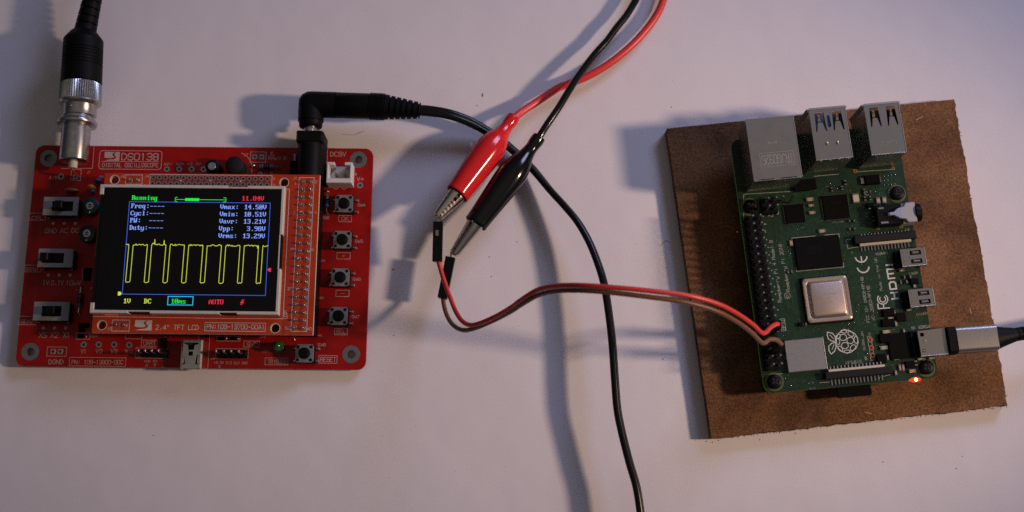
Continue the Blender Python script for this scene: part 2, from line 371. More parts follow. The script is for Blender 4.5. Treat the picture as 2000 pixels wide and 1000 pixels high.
# specks of dust and fibres on the paper
mb = MB()
def speck(px, py, w, h):
    c = V(px, py, 0.004); k = random.uniform(0, 3)
    pts = [(c.x + w * math.cos(a + k) * random.uniform(.6, 1), c.y + h * math.sin(a + k) * random.uniform(.6, 1)) for a in [i * math.pi / 3 for i in range(6)]]
    mb.prism(pts, 0.0, .02, .006)
for q in [(943, 186, .035, .10), (768, 526, .05, .035), (932, 206, .02, .02), (1312, 209, .02, .02), (1010, 472, .02, .02), (956, 502, .02, .02), (1725, 902, .03, .02), (1868, 915, .02, .02), (1484, 859, .03, .02),
          (1404, 860, .03, .02), (1554, 846, .03, .02), (1380, 862, .03, .02), (1392, 864, .02, .02), (770, 655, .02, .02), (1880, 891, .015, .015), (1295, 701, .02, .02), (960, 540, .015, .02), (300, 850, .015, .015)]: speck(*q)
for i in range(70): speck(random.uniform(20, 1980), random.uniform(20, 980), random.uniform(.004, .009), random.uniform(.004, .009))
o = ob("dust_specks", mb, mat("dust", (.24, .20, .19), .9)); o['kind'] = 'stuff'; o['label'] = 'dark specks of dust scattered on the white paper'
# fine curled hairs below the power plug
mb = MB()
for q in ([(668, 262), (692, 263), (712, 255)], [(1290, 480), (1300, 470), (1308, 474)]):
    mb.tube([V(x, y, .012) for x, y in q], .004, 4, 5)
o = ob("stray_hairs", mb, mat("hair", (.08, .06, .06), .6)); o['kind'] = 'stuff'; o['label'] = 'fine stray hairs on the white paper'

exec_parts = []
# ================================================================ hardboard base
m = bpy.data.materials.new("hardboard"); m.use_nodes = True; t = m.node_tree; b = t.nodes["Principled BSDF"]
tc = t.nodes.new("ShaderNodeTexCoord")
def nz(scale, detail, rough=.6, vec=None):
    n = t.nodes.new("ShaderNodeTexNoise"); n.inputs["Scale"].default_value = scale; n.inputs["Detail"].default_value = detail; n.inputs["Roughness"].default_value = rough
    t.links.new(vec or tc.outputs["Object"], n.inputs["Vector"]); return n
a1, a2 = nz(13, 8, .8), nz(.5, 3)
rp = t.nodes.new("ShaderNodeValToRGB"); t.links.new(a1.outputs["Fac"], rp.inputs[0])
rp.color_ramp.elements[0].position = .33; rp.color_ramp.elements[0].color = (.055, .024, .011, 1)
rp.color_ramp.elements[1].position = .68; rp.color_ramp.elements[1].color = (.34, .168, .080, 1)
mx = t.nodes.new("ShaderNodeMix"); mx.data_type = 'RGBA'; mx.blend_type = 'MULTIPLY'; mx.inputs[0].default_value = .8
r2 = t.nodes.new("ShaderNodeValToRGB"); t.links.new(a2.outputs["Fac"], r2.inputs[0]); r2.color_ramp.elements[0].position = .38; r2.color_ramp.elements[0].color = (.42, .42, .44, 1); r2.color_ramp.elements[1].position = .60; r2.color_ramp.elements[1].color = (1.0, .98, .94, 1)
t.links.new(rp.outputs[0], mx.inputs[6]); t.links.new(r2.outputs[0], mx.inputs[7]); t.links.new(mx.outputs[2], b.inputs["Base Color"])
b.inputs["Roughness"].default_value = .85; b.inputs["Specular IOR Level"].default_value = .15
bp = t.nodes.new("ShaderNodeBump"); bp.inputs["Strength"].default_value = .8; bp.inputs["Distance"].default_value = .03
t.links.new(a1.outputs["Fac"], bp.inputs["Height"]); t.links.new(bp.outputs[0], b.inputs["Normal"])
HB = .45
cor = [V(*c, HB) for c in ((1302, 251), (1863, 194), (1968, 792), (1390, 856))]
cen = sum(cor, Vector()) / 4
root = thing("hardboard_panel", "square brown hardboard panel with frayed edges lying on the white paper", "board", (cen.x, cen.y, 0))
outl = []
for i in range(4):
    a, b_ = cor[i] - cen, cor[(i + 1) % 4] - cen; n = 90; d = (b_ - a).normalized(); nn = Vector((d.y, -d.x, 0))
    amp = (.004, .016, .011, .003)[i]; w = 0
    for k in range(n):
        w = w * .55 + random.gauss(0, amp); e = .0 if k == 0 else 1
        p = a.lerp(b_, k / n) + nn * (w * e); outl.append((p.x, p.y))
mb = MB(); mb.prism(outl, 0.0, HB, .0)
n = len(outl)
ob("panel", mb, m, root)
mb = MB()
for k in range(240):          # torn fibres along the saw cuts
    i = random.choice((1, 1, 1, 2, 2)); a, b_ = cor[i] - cen, cor[(i + 1) % 4] - cen; p = a.lerp(b_, random.random()); d = (b_ - a).normalized(); nn = Vector((-d.y, d.x, 0))
    z = random.uniform(.1, HB); q = p + nn * random.uniform(.02, .07) + d * random.uniform(-.05, .05)
    mb.tube([(p.x, p.y, z), ((p.x + q.x) / 2, (p.y + q.y) / 2, z + .02), (q.x, q.y, z + random.uniform(-.03, .02))], random.uniform(.004, .011), 4, 1, smooth=False)
o = ob("edge_fibre", mb, m, root); o['kind'] = 'stuff'
mb = MB()
for q in ([(1690, 805), (1701, 808)], [(1894, 602), (1897, 612)], [(1790, 234), (1802, 228)]):
    ps = [V(*p, HB) - cen for p in q]; mb.ribbon([(p.x, p.y) for p in ps], .03, HB + .004)
ob("scratch", mb, mat("bare_fibre", (.42, .24, .12), .8), root)

# ================================================================ OSCILLOSCOPE BOARD
root = thing("oscilloscope_board", "red circuit board with a lit black oscilloscope screen lying on the white paper", "oscilloscope", (-10.536, 8.8135, 0), -.01036)
D = Board(root, -10.536, 8.8135, -.01036, .36, 0.0)
W2, H2 = 5.76, 3.79
holes = [D.L(95, 309), D.L(700, 312), D.L(59, 687), D.L(686, 692)]
mb = MB(); mb.plate(rrect(-W2, -H2, W2, H2, .28), [circle(x, y, .15, 20) for x, y in holes], -.16, 0, 0, 1)
pcb = D.part("main_board", mb, [K['red_mask'], K['red_edge']])
for x, y in holes:
    mb = MB(); mb.ring(0, 0, .148, .292, .0, .006, 28); mb.ring(0, 0, .14, .149, -.16, .004, 28); ob("mounting_ring", mb, K['ring'], pcb, (x, y, 0))
# darker traces under the red mask
mb = MB()
def trace(B, pts, w, z=.002): mb.ribbon([B.L(*p) for p in pts], w, z)
for q in [[(85, 387), (110, 360), (118, 357)], [(108, 480), (135, 455)], [(100, 580), (140, 545)], [(70, 540), (68, 605)], [(80, 430), (77, 480)], [(640, 360), (715, 362)], [(652, 300), (652, 318)],
          [(625, 560), (650, 530), (650, 500)], [(640, 660), (655, 640), (655, 600)], [(560, 650), (560, 662)], [(700, 340), (715, 360)], [(240, 660), (265, 690)], [(320, 700), (330, 690), (345, 690)], [(630, 690), (640, 672), (640, 655)],
          [(96, 430), (160, 432), (170, 445)], [(60, 640), (110, 645), (130, 662)], [(420, 705), (540, 708), (560, 695)]]: trace(D, q, .035)
for i in range(30):
    x, y = random.uniform(60, 710), random.choice((random.uniform(295, 340), random.uniform(660, 712)))
    d = random.choice(((1, 0), (1, .5), (1, -.5))); l = random.uniform(15, 50)
    trace(D, [(x, y), (x + l * d[0], y + l * d[1] * .4)], .018)
ob("copper_trace", mb, K['red_trace'], pcb)
# printed outlines
mb = MB()
def prect(B, x0, y0, x1, y1, h=0, w=.02, z=None, r=0):
    a, b = B.L(x0, y0, h), B.L(x1, y1, h); z = (h + .006) if z is None else z
    xa, xb, ya, yb = min(a[0], b[0]), max(a[0], b[0]), min(a[1], b[1]), max(a[1], b[1])
    mb.ribbon(rrect(xa, ya, xb, yb, r, 4) if r else [(xa, ya), (xb, ya), (xb, yb), (xa, yb)], w, z, closed=True)
def pline(B, pts, w=.02, h=0): mb.ribbon([B.L(*p, h) for p in pts], w, h + .006)
def c1(x, y): return x / 4, 250 + y / 4
def c2(x, y): return 380 + x / 4, 250 + y / 4
def c3(x, y): return x / 3.572, 480 + y / 3.572
def c4(x, y): return 380 + x / 3.572, 480 + y / 3.572
prect(D, *c1(783, 176), *c1(1257, 325), w=.022, r=.1)
pline(D, [c1(798, 262), c1(1240, 263)], .018)
for q in (c1(232, 665) + c1(352, 722), c3(178, 135) + c3(285, 183), c3(135, 492) + c3(250, 552), c3(487, 778) + c3(875, 842), c3(988, 658) + c3(1098, 703), c3(880, 590) + c3(988, 650), c4(995, 48) + c4(1085, 93), c4(987, 310) + c4(1077, 355),
          c4(978, 577) + c4(1065, 622), c4(868, 765) + c4(993, 820), c4(493, 782) + c4(650, 832), c4(345, 665) + c4(452, 707), c2(1127, 683) + c2(1225, 733), c2(438, 187) + c2(556, 268), c1(560, 325) + c1(628, 412), c3(332, 706) + c3(461, 772),
          c3(535, 608) + c3(625, 652), c4(155, 630) + c4(318, 665), c4(150, 718) + c4(372, 788), c4(30, 620) + c4(92, 860), c2(860, 370) + c2(1040, 150), c3(950, 712) + c3(1165, 785)): prect(D, *q, w=.016)
pline(D, [c1(480, 317), c1(722, 316), c1(736, 140)], .018); pline(D, [c1(628, 325), c1(632, 318)], .018)
pline(D, [c3(575, 150), c3(575, 245)], .014); pline(D, [c3(645, 150), c3(640, 245)], .014)
pline(D, [c2(590, 215), c2(597, 215), c2(597, 188), c2(612, 188), c2(612, 215), c2(622, 215)], .016)
for cx, cy in (c2(1105, 463), c2(1167, 463)):
    x, y = D.L(cx, cy); mb.ribbon(circle(x, y, .075, 14), .014, .006, closed=True); mb.ribbon([(x - .04, y), (x + .04, y)], .014, .007)
x, y = D.L(*c2(1105, 463)); mb.ribbon([(x, y - .04), (x, y + .04)], .014, .008)
x, y = D.L(457, 325); mb.ribbon([(x + .62 * math.cos(a / 10), y - .1 + .62 * math.sin(a / 10)) for a in range(-3, 13)], .018, .006)
for q in (c1(415, 745), c1(503, 745), c1(588, 745), c3(338, 205), c3(413, 205), c3(490, 205), c3(303, 573), c3(381, 573), c3(458, 573)):
    x, y = D.L(*q); mb.cyl(x, y, .055, .0, .008, 10)
for q in (c4(860, 105), c4(852, 363), c4(842, 628), c2(975, 745)): pline(D, [q, (q[0] + 7, q[1])], .016)
for q in (c3(1023, 835), c4(173, 843)):
    x, y = D.L(*q); mb.ribbon(circle(x, y, .035, 8), .012, .006, closed=True)
for q, s_ in ((c3(1080, 835), 1), (c3(1136, 835), -1)):
    x, y = D.L(*q); mb.ribbon([(x, y - .06), (x, y + .06)], .014, .006); mb.ribbon([(x - .04, y + s_ * .02), (x, y + s_ * .06), (x + .04, y + s_ * .02)], .014, .007)
def sblock(B, x0, y0, x1, y1, h):       # the maker's printed badge: a light block cut by a sweeping S
    a, b = B.L(x0, y1, h), B.L(x1, y0, h); w, hh = b[0] - a[0], b[1] - a[1]; z = h + .006
    up = [(0, .62), (0, 1), (.62, 1), (.52, .86), (.5, .72), (.56, .6), (.66, .48), (.66, .34), (.5, .25), (.62, .44), (.48, .55), (.38, .66), (.36, .8)]
    mb.plate([(a[0] + u * w, a[1] + v * hh) for u, v in [(0, .38), (0, 1), (.70, 1), (.56, .88), (.50, .76), (.54, .60), (.64, .47), (.60, .36), (.42, .30), (.18, .32)]], [], z - .004, z)
    mb.plate([(a[0] + u * w, a[1] + v * hh) for u, v in [(.80, 1), (1, 1), (1, 0), (.02, 0), (.30, .12), (.60, .16), (.76, .30), (.78, .48), (.68, .62), (.64, .76), (.68, .9)]], [], z - .004, z)
sblock(D, *c1(813, 188), *c1(937, 256), 0)
ob("printed_outline", mb, K['silk_red'], pcb)
def label(B, par, h, s, a, b, cap, w=None, mt='silk_red'):
    mb_ = MB(); text_mb(mb_, s, B.L(*a, h), B.L(*b, h), cap, h + .006, w); return ob("lettering", mb_, K[mt], par)
for s, a, b, cap in [("DSO138", c1(950, 250), c1(1235, 252), .235), ("DIGITAL OSCILLOSCOPE", c1(800, 305), c1(1235, 306), .135), ("AIN", c1(382, 402), c1(452, 402), .12), ("CPL", c1(248, 716), c1(338, 716), .12),
    ("GND", c1(352, 820), c1(440, 820), .15), ("AC", c1(470, 818), c1(530, 818), .15), ("DC", c1(560, 818), c1(618, 818), .15), ("SEN1", c3(186, 175), c3(270, 175), .11), ("1V", c3(297, 272), c3(340, 272), .15), ("0.1V", c3(357, 274), c3(442, 274), .15),
    ("10mV", c3(460, 275), c3(562, 275), .15), ("SEN2", c3(146, 540), c3(230, 540), .11), ("X5", c3(272, 640), c3(325, 640), .16), ("X2", c3(352, 640), c3(405, 640), .16), ("X1", c3(442, 640), c3(485, 640), .16), ("DGND", c3(340, 825), c3(440, 825), .14),
    ("V1", c3(565, 750), c3(600, 750), .13), ("V2", c3(668, 750), c3(712, 750), .13), ("V3", c3(772, 750), c3(816, 750), .13), ("TLVL", c3(870, 750), c3(936, 750), .11), ("PN: 109-13800-00C", c3(500, 826), c3(857, 826), .13), ("UART", c3(1002, 693), c3(1085, 693), .13),
    ("GND", c3(1008, 813), c3(1050, 813), .07), ("RX", c3(1068, 813), c3(1096, 813), .07), ("TX", c3(1124, 813), c3(1152, 813), .07), ("SW4", c2(1275, 612), c2(1332, 612), .09), ("SW5", c2(1256, 895), c2(1314, 895), .09), ("SW6", c4(1104, 243), c4(1158, 243), .09),
    ("SW7", c4(1097, 505), c4(1149, 505), .09), ("SW8", c4(860, 700), c4(914, 700), .09), ("OK", c2(1150, 722), c2(1203, 722), .12), ("+", c4(1027, 80), c4(1052, 80), .09), ("-", c4(1020, 342), c4(1046, 342), .09), ("SEL", c4(990, 613), c4(1055, 613), .13),
    ("RESET", c4(877, 808), c4(985, 808), .14), ("TRIGGED", c4(512, 821), c4(638, 821), .12), ("SWD", c4(365, 699), c4(440, 699), .11), ("+3.3V DIO CLK GND", c4(135, 824), c4(370, 826), .08), ("DC9V", c2(1062, 221), c2(1182, 221), .15), ("V+", c2(1268, 415), c2(1320, 415), .13),
    ("AV-", c1(1280, 292), c1(1338, 292), .09), ("AV+", c1(1376, 291), c1(1436, 291), .09), ("+3.3V", c1(1462, 291), c1(1568, 291), .09), ("1KHz/3.3V", c2(570, 246), c2(722, 246), .10), ("R36", c2(1000, 712), c2(1052, 712), .09), ("20", c4(888, 110), c4(910, 110), .06),
    ("30", c4(875, 370), c4(900, 370), .06), ("40", c4(865, 632), c4(888, 632), .06), ("J6", c3(958, 784), c3(990, 784), .07), ("J5", c4(112, 792), c4(142, 792), .07), ("J8", c2(1238, 370), c2(1265, 370), .07), ("J1", c1(680, 355), c1(705, 355), .08), ("R6", c1(775, 390), c1(810, 390), .07),
    ("R24", c3(632, 640), c3(678, 640), .09), ("LED1", c4(470, 742), c4(522, 742), .07), ("J7", c2(386, 218), c2(418, 218), .08), ("S", (580.5, 443.5), (583.5, 443.5), .05), ("3", c3(525, 315), c3(540, 315), .05), ("JP4", c4(450, 645), c4(495, 645), .06)]:
    label(D, pcb, 0, s, a, b, cap)
# round test pads
for cx, cy, r in [(*c1(478, 380), .105), (*c1(1303, 321), .10), (*c1(1400, 321), .10), (*c1(1497, 322), .10), (*c1(1590, 322), .10), (*c3(584, 690), .105), (*c3(689, 690), .105), (*c3(796, 690), .105), (*c3(901, 692), .105), (*c2(1293, 448), .105)]:
    x, y = D.L(cx, cy); mb = MB(); mb.ring(0, 0, .05, r, 0, .008, 18); mb.cyl(0, 0, .052, 0, .003, 14, m=1); ob("test_pad", mb, [K['padm'], K['hole']], pcb, (x, y, 0))
for cx, cy in [c3(370, 738), c3(420, 738), c2(470, 225), c2(525, 226), c1(590, 385)]:
    x, y = D.L(cx, cy); mb = MB(); mb.box(-.085, -.085, 0, .085, .085, .007, c=.002); mb.cyl(0, 0, .04, 0, .01, 12, m=1); ob("square_pad", mb, [K['padm'], K['hole']], pcb, (x, y, 0))
for cx, cy, r in [(*c3(598, 630), .03), (*c4(220, 648), .034), (*c4(303, 648), .034), (322, 657, .018), (332, 657, .018), (*c3(608, 590), .015), (*c3(570, 288), .03), (*c3(636, 295), .03), (*c4(695, 655), .03), (*c2(455, 298), .055)]:
    x, y = D.L(cx, cy); mb = MB(); mb.lathe([(0, r * 1.5), (.012, r * 1.3), (.03, r * .6), (.035, .002)], (0, 0, 0), (0, 0, 1), 12); ob("solder_joint", mb, K['gold'], pcb, (x, y, 0), 60)
# slide switches
def slide_switch(x0, y0, x1, y1, sx, first=None):
    h = .50; a, b = D.L(x0, y1, h), D.L(x1, y0, h); cx, cy = (a[0] + b[0]) / 2, (a[1] + b[1]) / 2; w, d = (b[0] - a[0]) / 2, (b[1] - a[1]) / 2
    mb = MB(); mb.box(-w + .02, -d + .02, 0, w - .02, d - .02, .40, c=.01)
    base = D.part("slide_switch", mb, K['plastic'], loc=(cx, cy, 0))
    kx = D.L(sx[0], sx[1], .5)[0] - cx; k2 = D.L(sx[2], sx[1], .5)[0] - cx
    mb = MB(); mb.plate([(-w, -d), (w, -d), (w, d), (-w, d)], [[(kx, -.17), (k2, -.17), (k2, .17), (kx, .17)]], .41, h)
    ob("switch_cover", mb, K['switch_grey'], base)
    mb = MB(); k = D.L(sx[3], sx[1], .6)[0] - cx
    mb.box(kx + .01, -.15, .40, k2 - .01, .15, .44, c=.01); mb.box(k - .13, -.13, .43, k + .13, .13, .78, c=.03)
    ob("slider", mb, K['plastic'], base)
    mb = MB()
    for s_ in (-1, 1): mb.box(s_ * (w - .10) - .03, -d - .03, .0, s_ * (w - .10) + .03, -d - .004, .2)
    ob("pin", mb, K['tin'], base)
slide_switch(*c1(332, 540), *c1(612, 680), (101, 399, 143, 117))
slide_switch(*c3(260, 22), *c3(512, 148), (81, 500, 125, 89))
slide_switch(*c3(228, 392), *c3(485, 520), (81, 605, 120, 102))
# trimmer capacitors
for cx, cy in ((176, 402), (170, 456)):
    x, y = D.L(cx, cy, .3); mb = MB(); mb.cyl(0, 0, .29, 0, .30, 24, .03); o1 = D.part("trimmer_capacitor", mb, K['teal'], 50, (x, y, 0))
    mb = MB(); mb.ring(0, 0, .07, .125, .30, .33, 20); mb.box(-.11, -.014, .30, .11, .014, .318); ob("adjusting_screw", mb, K['nickel'], o1, (0, 0, 0))
    mb = MB(); mb.lathe([(0, .05), (.02, .045), (.03, .01)], (0, -.23, .30), (0, 0, 1), 10); ob("solder_joint", mb, K['solder'], o1, (0, 0, 0), 60)
# tactile push buttons
def button_meshes():
    mb = MB(); mb.box(-.30, -.30, .0, .30, .30, .34, c=.01); mb.prism([(-.30, -.24), (-.24, -.30), (.24, -.30), (.30, -.24), (.30, .24), (.24, .30), (-.24, .30), (-.30, .24)], .34, .36, .006, 1)
    A = mesh_of("push_button", mb, [K['plastic'], K['button_grey']])
    mb = MB(); mb.cyl(0, 0, .19, .36, .385, 22, .006); mb.cyl(0, 0, .165, .38, .56, 22, .02); Bm = mesh_of("button_cap", mb, K['rubber'], 40)
    mb = MB(); mb.cyl(0, 0, .052, .36, .385, 10, .012); Cm = mesh_of("corner_rivet", mb, K['plastic'], 40)
    mb = MB(); mb.lathe([(0, .075), (.02, .07), (.06, .03), (.11, .02), (.115, .002)], (0, 0, 0), (0, 0, 1), 12); mb.box(-.07, -.025, .04, 0, .025, .07); Dm = mesh_of("leg", mb, K['solder'], 60)
    return A, Bm, Cm, Dm
BT = button_meshes()
for cx, cy in ((672, 397.5), (668.5, 468), (664.5, 541.5), (661, 617), (594.5, 690)):
    x, y = D.L(cx, cy, .36); b0 = D.inst("push_button", BT[0], (x, y, 0)); link("button_cap", BT[1], b0)
    for sx in (-1, 1):
        for sy in (-1, 1):
            link("corner_rivet", BT[2], b0, (sx * .215, sy * .215, 0)); link("leg", BT[3], b0, (sx * .385, sy * .20, 0), 0 if sx > 0 else math.pi)
# white two-pin socket
x0, y0 = D.L(637, 357, .6); x1, y1 = D.L(688, 317, .6)
mb = MB(); t_ = .07
mb.box(x0, y0, 0, x1, y1, .08, c=.01); mb.box(x0, y0, .08, x1, y0 + .16, .62, c=.015); mb.box(x0, y0 + .16, .08, x0 + t_, y1, .62, c=.015); mb.box(x1 - t_, y0 + .16, .08, x1, y1, .62, c=.015)
mb.box(x0 + t_, y1 - .10, .08, x0 + .25, y1, .62, c=.012); mb.box(x1 - .25, y1 - .10, .08, x1 - t_, y1, .62, c=.012)
so = D.part("white_socket", mb, K['white'])
for k in (.33, .66):
    mb = MB(); mb.box(x0 + (x1 - x0) * k - .035, (y0 + y1) / 2 - .02, .08, x0 + (x1 - x0) * k + .035, (y0 + y1) / 2 + .05, .42, c=.012); ob("pin", mb, K['brass'], so)
# barrel power jack
JZ = .65; jx, jy = D.L(607, 300, JZ)
ya = D.L(607, 343, JZ)[1]; yb = D.L(607, 283, JZ)[1]; yc = D.L(606, 263, JZ)[1]
mb = MB(); mb.box(jx - .44, ya - .15, 0, jx + .44, yb, .62, c=.02)
mb.lathe([(0, .43), (yb - ya + .15, .43)], (jx, ya - .15, JZ), (0, 1, 0), 28)
mb.prism([(jx - .45, 0), (jx + .45, 0), (jx + .45, 1.0), (jx + .38, 1.10), (jx - .38, 1.10), (jx - .45, 1.0)], 0, yc - yb, .02, M=Matrix.Translation((0, yc, 0)) @ Matrix.Rotation(R(90), 4, 'X'))
D.part("power_jack", mb, K['plastic'], 40)
# capacitor, inductor, resistors, diode and small discs
x, y = D.L(414, 323, .7); mb = MB(); mb.cyl(0, 0, .235, 0, .72, 26, .04); cp = D.part("electrolytic_capacitor", mb, K['plastic'], 45, (x, y, 0))
mb = MB(); mb.cyl(0, -.03, .135, .70, .735, 18, .01); ob("metal_top", mb, K['captop'], cp, (0, 0, 0), 40)
x, y = D.L(457, 321, .7); mb = MB(); mb.cyl(0, 0, .30, 0, .70, 28, .03); mb.cyl(.06, -.06, .33, 0, .25, 28, .03); D.part("inductor", mb, K['ferrite'], 45, (x, y, 0))
def resistor(a, b, h=.14, r=.075):
    p, q = Vector((*D.L(*a, h), h)), Vector((*D.L(*b, h), h)); L = (q - p).length; ax = (q - p) / L
    mb = MB(); mb.lathe([(L * .22, .02), (L * .25, r * 1.05), (L * .33, r * 1.15), (L * .38, r * .9), (L * .62, r * .9), (L * .67, r * 1.15), (L * .75, r * 1.05), (L * .78, .02)], p, ax, 14)
    o1 = D.part("resistor", mb, K['resistor'], 50)
    mb = MB(); mb.tube([p - Vector((0, 0, h)), p + ax * .02, q - ax * .02, q - Vector((0, 0, h))], .024, 6, 1, smooth=False)
    for e in (p, q): mb.lathe([(0, .065), (.03, .05), (.07, .02), (.075, .002)], e - Vector((0, 0, h)), (0, 0, 1), 10)
    ob("lead", mb, K['solder'], o1, (0, 0, 0), 50)
    mb = MB()
    for k in (.3, .42, .5, .58): mb.lathe([(L * k, r * 1.17), (L * (k + .03), r * 1.17)], p, ax, 14)
    ob("colour_band", mb, K['chip'], o1, (0, 0, 0), 50)
resistor((639, 372), (638, 415)); resistor((495, 325), (546, 326)); resistor((490, 340), (548, 341)); resistor((158, 560), (153, 612)); resistor((186, 640), (184, 560))
def lump(name, px, py, rx, ry, h, mt):
    x, y = D.L(px, py, h * .6); mb = MB(); mb.lathe([(-1 + .25 * k, max(.02, math.sqrt(max(0, 1 - (-1 + .25 * k) ** 2)))) for k in range(9)], (0, 0, 0), (0, 0, 1), 16)
    mb.v = [(a * rx, b * ry, h * .5 + c * h * .5) for a, b, c in mb.v]; D.part(name, mb, K[mt], 70, (x, y, 0))
lump("disc_capacitor", 139, 372, .26, .09, .38, 'brown_cap'); lump("disc_capacitor", 178, 366, .15, .12, .36, 'orange_cap'); lump("disc_capacitor", 191, 353, .13, .09, .4, 'blue_cap'); lump("disc_capacitor", 181, 374, .08, .08, .3, 'blue_cap')
x0, y0 = D.L(565, 343, .3); x1, y1 = D.L(580, 313, .3); mb = MB(); mb.box(x0, y0, 0, x1, y1, .28, c=.03); dd = D.part("diode", mb, K['chip'])
mb = MB(); xm = (x0 + x1) / 2; mb.box(xm - .03, y1, .0, xm + .03, y1 + .22, .12); mb.lathe([(0, .10), (.05, .09), (.10, .05), (.11, .01)], (xm, y1 + .24, 0), (0, 0, 1), 12); ob("lead", mb, K['captop'], dd, (0, 0, 0), 50)
for q in (c3(580, 155) + c3(640, 195), c3(580, 200) + c3(635, 240), c3(545, 540) + c3(620, 570), c3(545, 575) + c3(590, 600), c3(540, 616) + c3(582, 646), (312, 660, 326, 680), c4(165, 634) + c4(205, 660), c4(245, 634) + c4(290, 660), (398, 652, 408, 658)):
    a, b_ = D.L(q[0], q[3], .08), D.L(q[2], q[1], .08); mb = MB(); mb.box(a[0], a[1], 0, b_[0], b_[1], .08, c=.01); D.part("chip_component", mb, K['chip'])
# pin headers on the lower edge
for q, n_ in ((c3(975, 722) + c3(1162, 775), 3), (c4(150, 724) + c4(360, 780), 4)):
    a, b_ = D.L(q[0], q[3], .25), D.L(q[2], q[1], .25); n_ = 4; w = (b_[0] - a[0]) / n_
    hd = D.part("pin_header", MB().box(a[0], a[1], 0, b_[0], b_[1], .05), K['plastic'])
    for k in range(n_):
        xc = a[0] + w * (k + .5); yc2 = (a[1] + b_[1]) / 2
        mb = MB(); mb.prism([(xc - w * .5, yc2 - .06), (xc - w * .3, yc2 - .125), (xc + w * .3, yc2 - .125), (xc + w * .5, yc2 - .06), (xc + w * .5, yc2 + .06), (xc + w * .3, yc2 + .125), (xc - w * .3, yc2 + .125), (xc - w * .5, yc2 + .06)], .0, .25, .008); ob("header_block", mb, K['plastic'], hd)
        mb = MB(); mb.box(xc - .032, yc2 - .032, .25, xc + .032, yc2 + .032, .85, c=.01); ob("pin", mb, K['tin'], hd)
# trigger lamp
x, y = D.L(540.5, 675, .45); mb = MB(); mb.cyl(0, 0, .19, 0, .1, 24, .01); mb.lathe([(.08, .158), (.32, .158), (.40, .145), (.46, .11), (.50, .055), (.51, .005)], (0, 0, 0), (0, 0, 1), 24); D.part("green_lamp", mb, K['led_green'], 60, (x, y, 0))
# mini USB socket
a, b_ = D.L(350, 719, .4), D.L(395, 664, .4); x0, y0, x1, y1 = a[0], a[1], b_[0], b_[1]; cx = (x0 + x1) / 2; w = x1 - x0; d = y1 - y0
mb = MB()
mb.plate([(x0 + .03, y0), (x1 - .03, y0), (x1 - .03, y1), (x0 + .03, y1)], [[(cx - .24, y1 - .09), (cx - .24, y1 - .13), (cx - .11, y1 - .17), (cx - .09, y1 - .33), (cx + .09, y1 - .33), (cx + .11, y1 - .17), (cx + .24, y1 - .13), (cx + .24, y1 - .09)],
    [(cx - .30, y0 + .12), (cx - .30, y0 + .44), (cx - .22, y0 + .44), (cx - .16, y0 + .14)], [(cx + .30, y0 + .12), (cx + .16, y0 + .14), (cx + .20, y0 + .44), (cx + .30, y0 + .44)], [(cx - .07, y1 - .38), (cx - .07, y1 - .52), (cx + .07, y1 - .52), (cx + .07, y1 - .38)]], .37, .40)
mb.prism([(x0, 0), (x0 + .04, .4), (x0 + .08, .4), (x0 + .04, 0)], 0, d, M=Matrix.Translation((0, y1, 0)) @ Matrix.Rotation(R(90), 4, 'X'))
mb.prism([(x1 - .04, 0), (x1 - .04, .36), (x1 - .08, .395), (x1 - .035, .40), (x1 + .02, .34), (x1 + .02, 0)], 0, d, M=Matrix.Translation((0, y1, 0)) @ Matrix.Rotation(R(90), 4, 'X'))
mu = D.part("mini_usb_socket", mb, K['shell'])
mb = MB(); mb.box(x0 + .08, y0 + .08, .04, x1 - .08, y1 - .02, .28); ob("socket_core", mb, K['hole'], mu)
mb = MB()
for k in (-.24, .24): mb.prism([(cx + k - .035, y0 + .16), (cx + k + .035, y0 + .16), (cx + k + .02, y0 + .46), (cx + k - .02, y0 + .46)], .33, .375, .01)
ob("spring_tongue", mb, K['chrome'], mu)

# ---- display board carried above the main board
LZ = 1.20            # height of the display board's top above the main board
a_, b2_, c_, d_ = D.L(612, 656, LZ), D.L(623.5, 344.5, LZ), D.L(205, 340, LZ), D.L(179, 648, LZ)
lx0, lx1, ly0, ly1 = (c_[0] + d_[0]) / 2, (a_[0] + b2_[0]) / 2, (a_[1] + d_[1]) / 2, D.L(415, 339.5, LZ)[1]
LH = [D.L(224, 351, LZ), D.L(555, 356.5, LZ), D.L(199 + 0, 635, LZ), D.L(537.5, 641, LZ)]
pad_top = [D.L(300 + 11.7 * k, 346.5 + .17 * k, LZ) for k in range(20)]; pad_bot = [D.L(298 + 11.76 * k, 358 + .15 * k, LZ) for k in range(20)]
mb = MB(); mb.plate([(lx0, ly0), (lx1, ly0), (lx1, ly1), (lx0, ly1)], [circle(x, y, .145, 16) for x, y in LH], LZ - .16, LZ, 0, 1, 1)
lcd = D.part("display_board", mb, [K['orange_mask'], K['fr4']])
mb = MB()
for k in range(34):      # diagonal traces
    y = 375 + k * 8; x = 575 - k * .32; mb.ribbon([D.L(x - 14, y + 16, LZ), D.L(x - 4, y + 4, LZ), D.L(x + 6, y - 4, LZ)], .034, LZ + .002)
    mb.ribbon([D.L(x - 14, y + 12, LZ), D.L(x - 4, y, LZ), D.L(x + 6, y - 8, LZ)], .014, LZ + .0025)
for k in range(16): mb.ribbon([D.L(552 - k * 1.6, 390 + k * 11, LZ), D.L(572 - k * .5, 372 + k * 12, LZ)], .03, LZ + .002)
for k in range(20): mb.ribbon([D.L(585 - k * .8, 364 + 14.95 * k, LZ), D.L(600 - k * .8, 351 + 14.95 * k, LZ), D.L(604 - k * .8, 348 + 14.95 * k, LZ)], .022, LZ + .003)
ob("copper_trace", mb, K['orange_dark'], lcd)
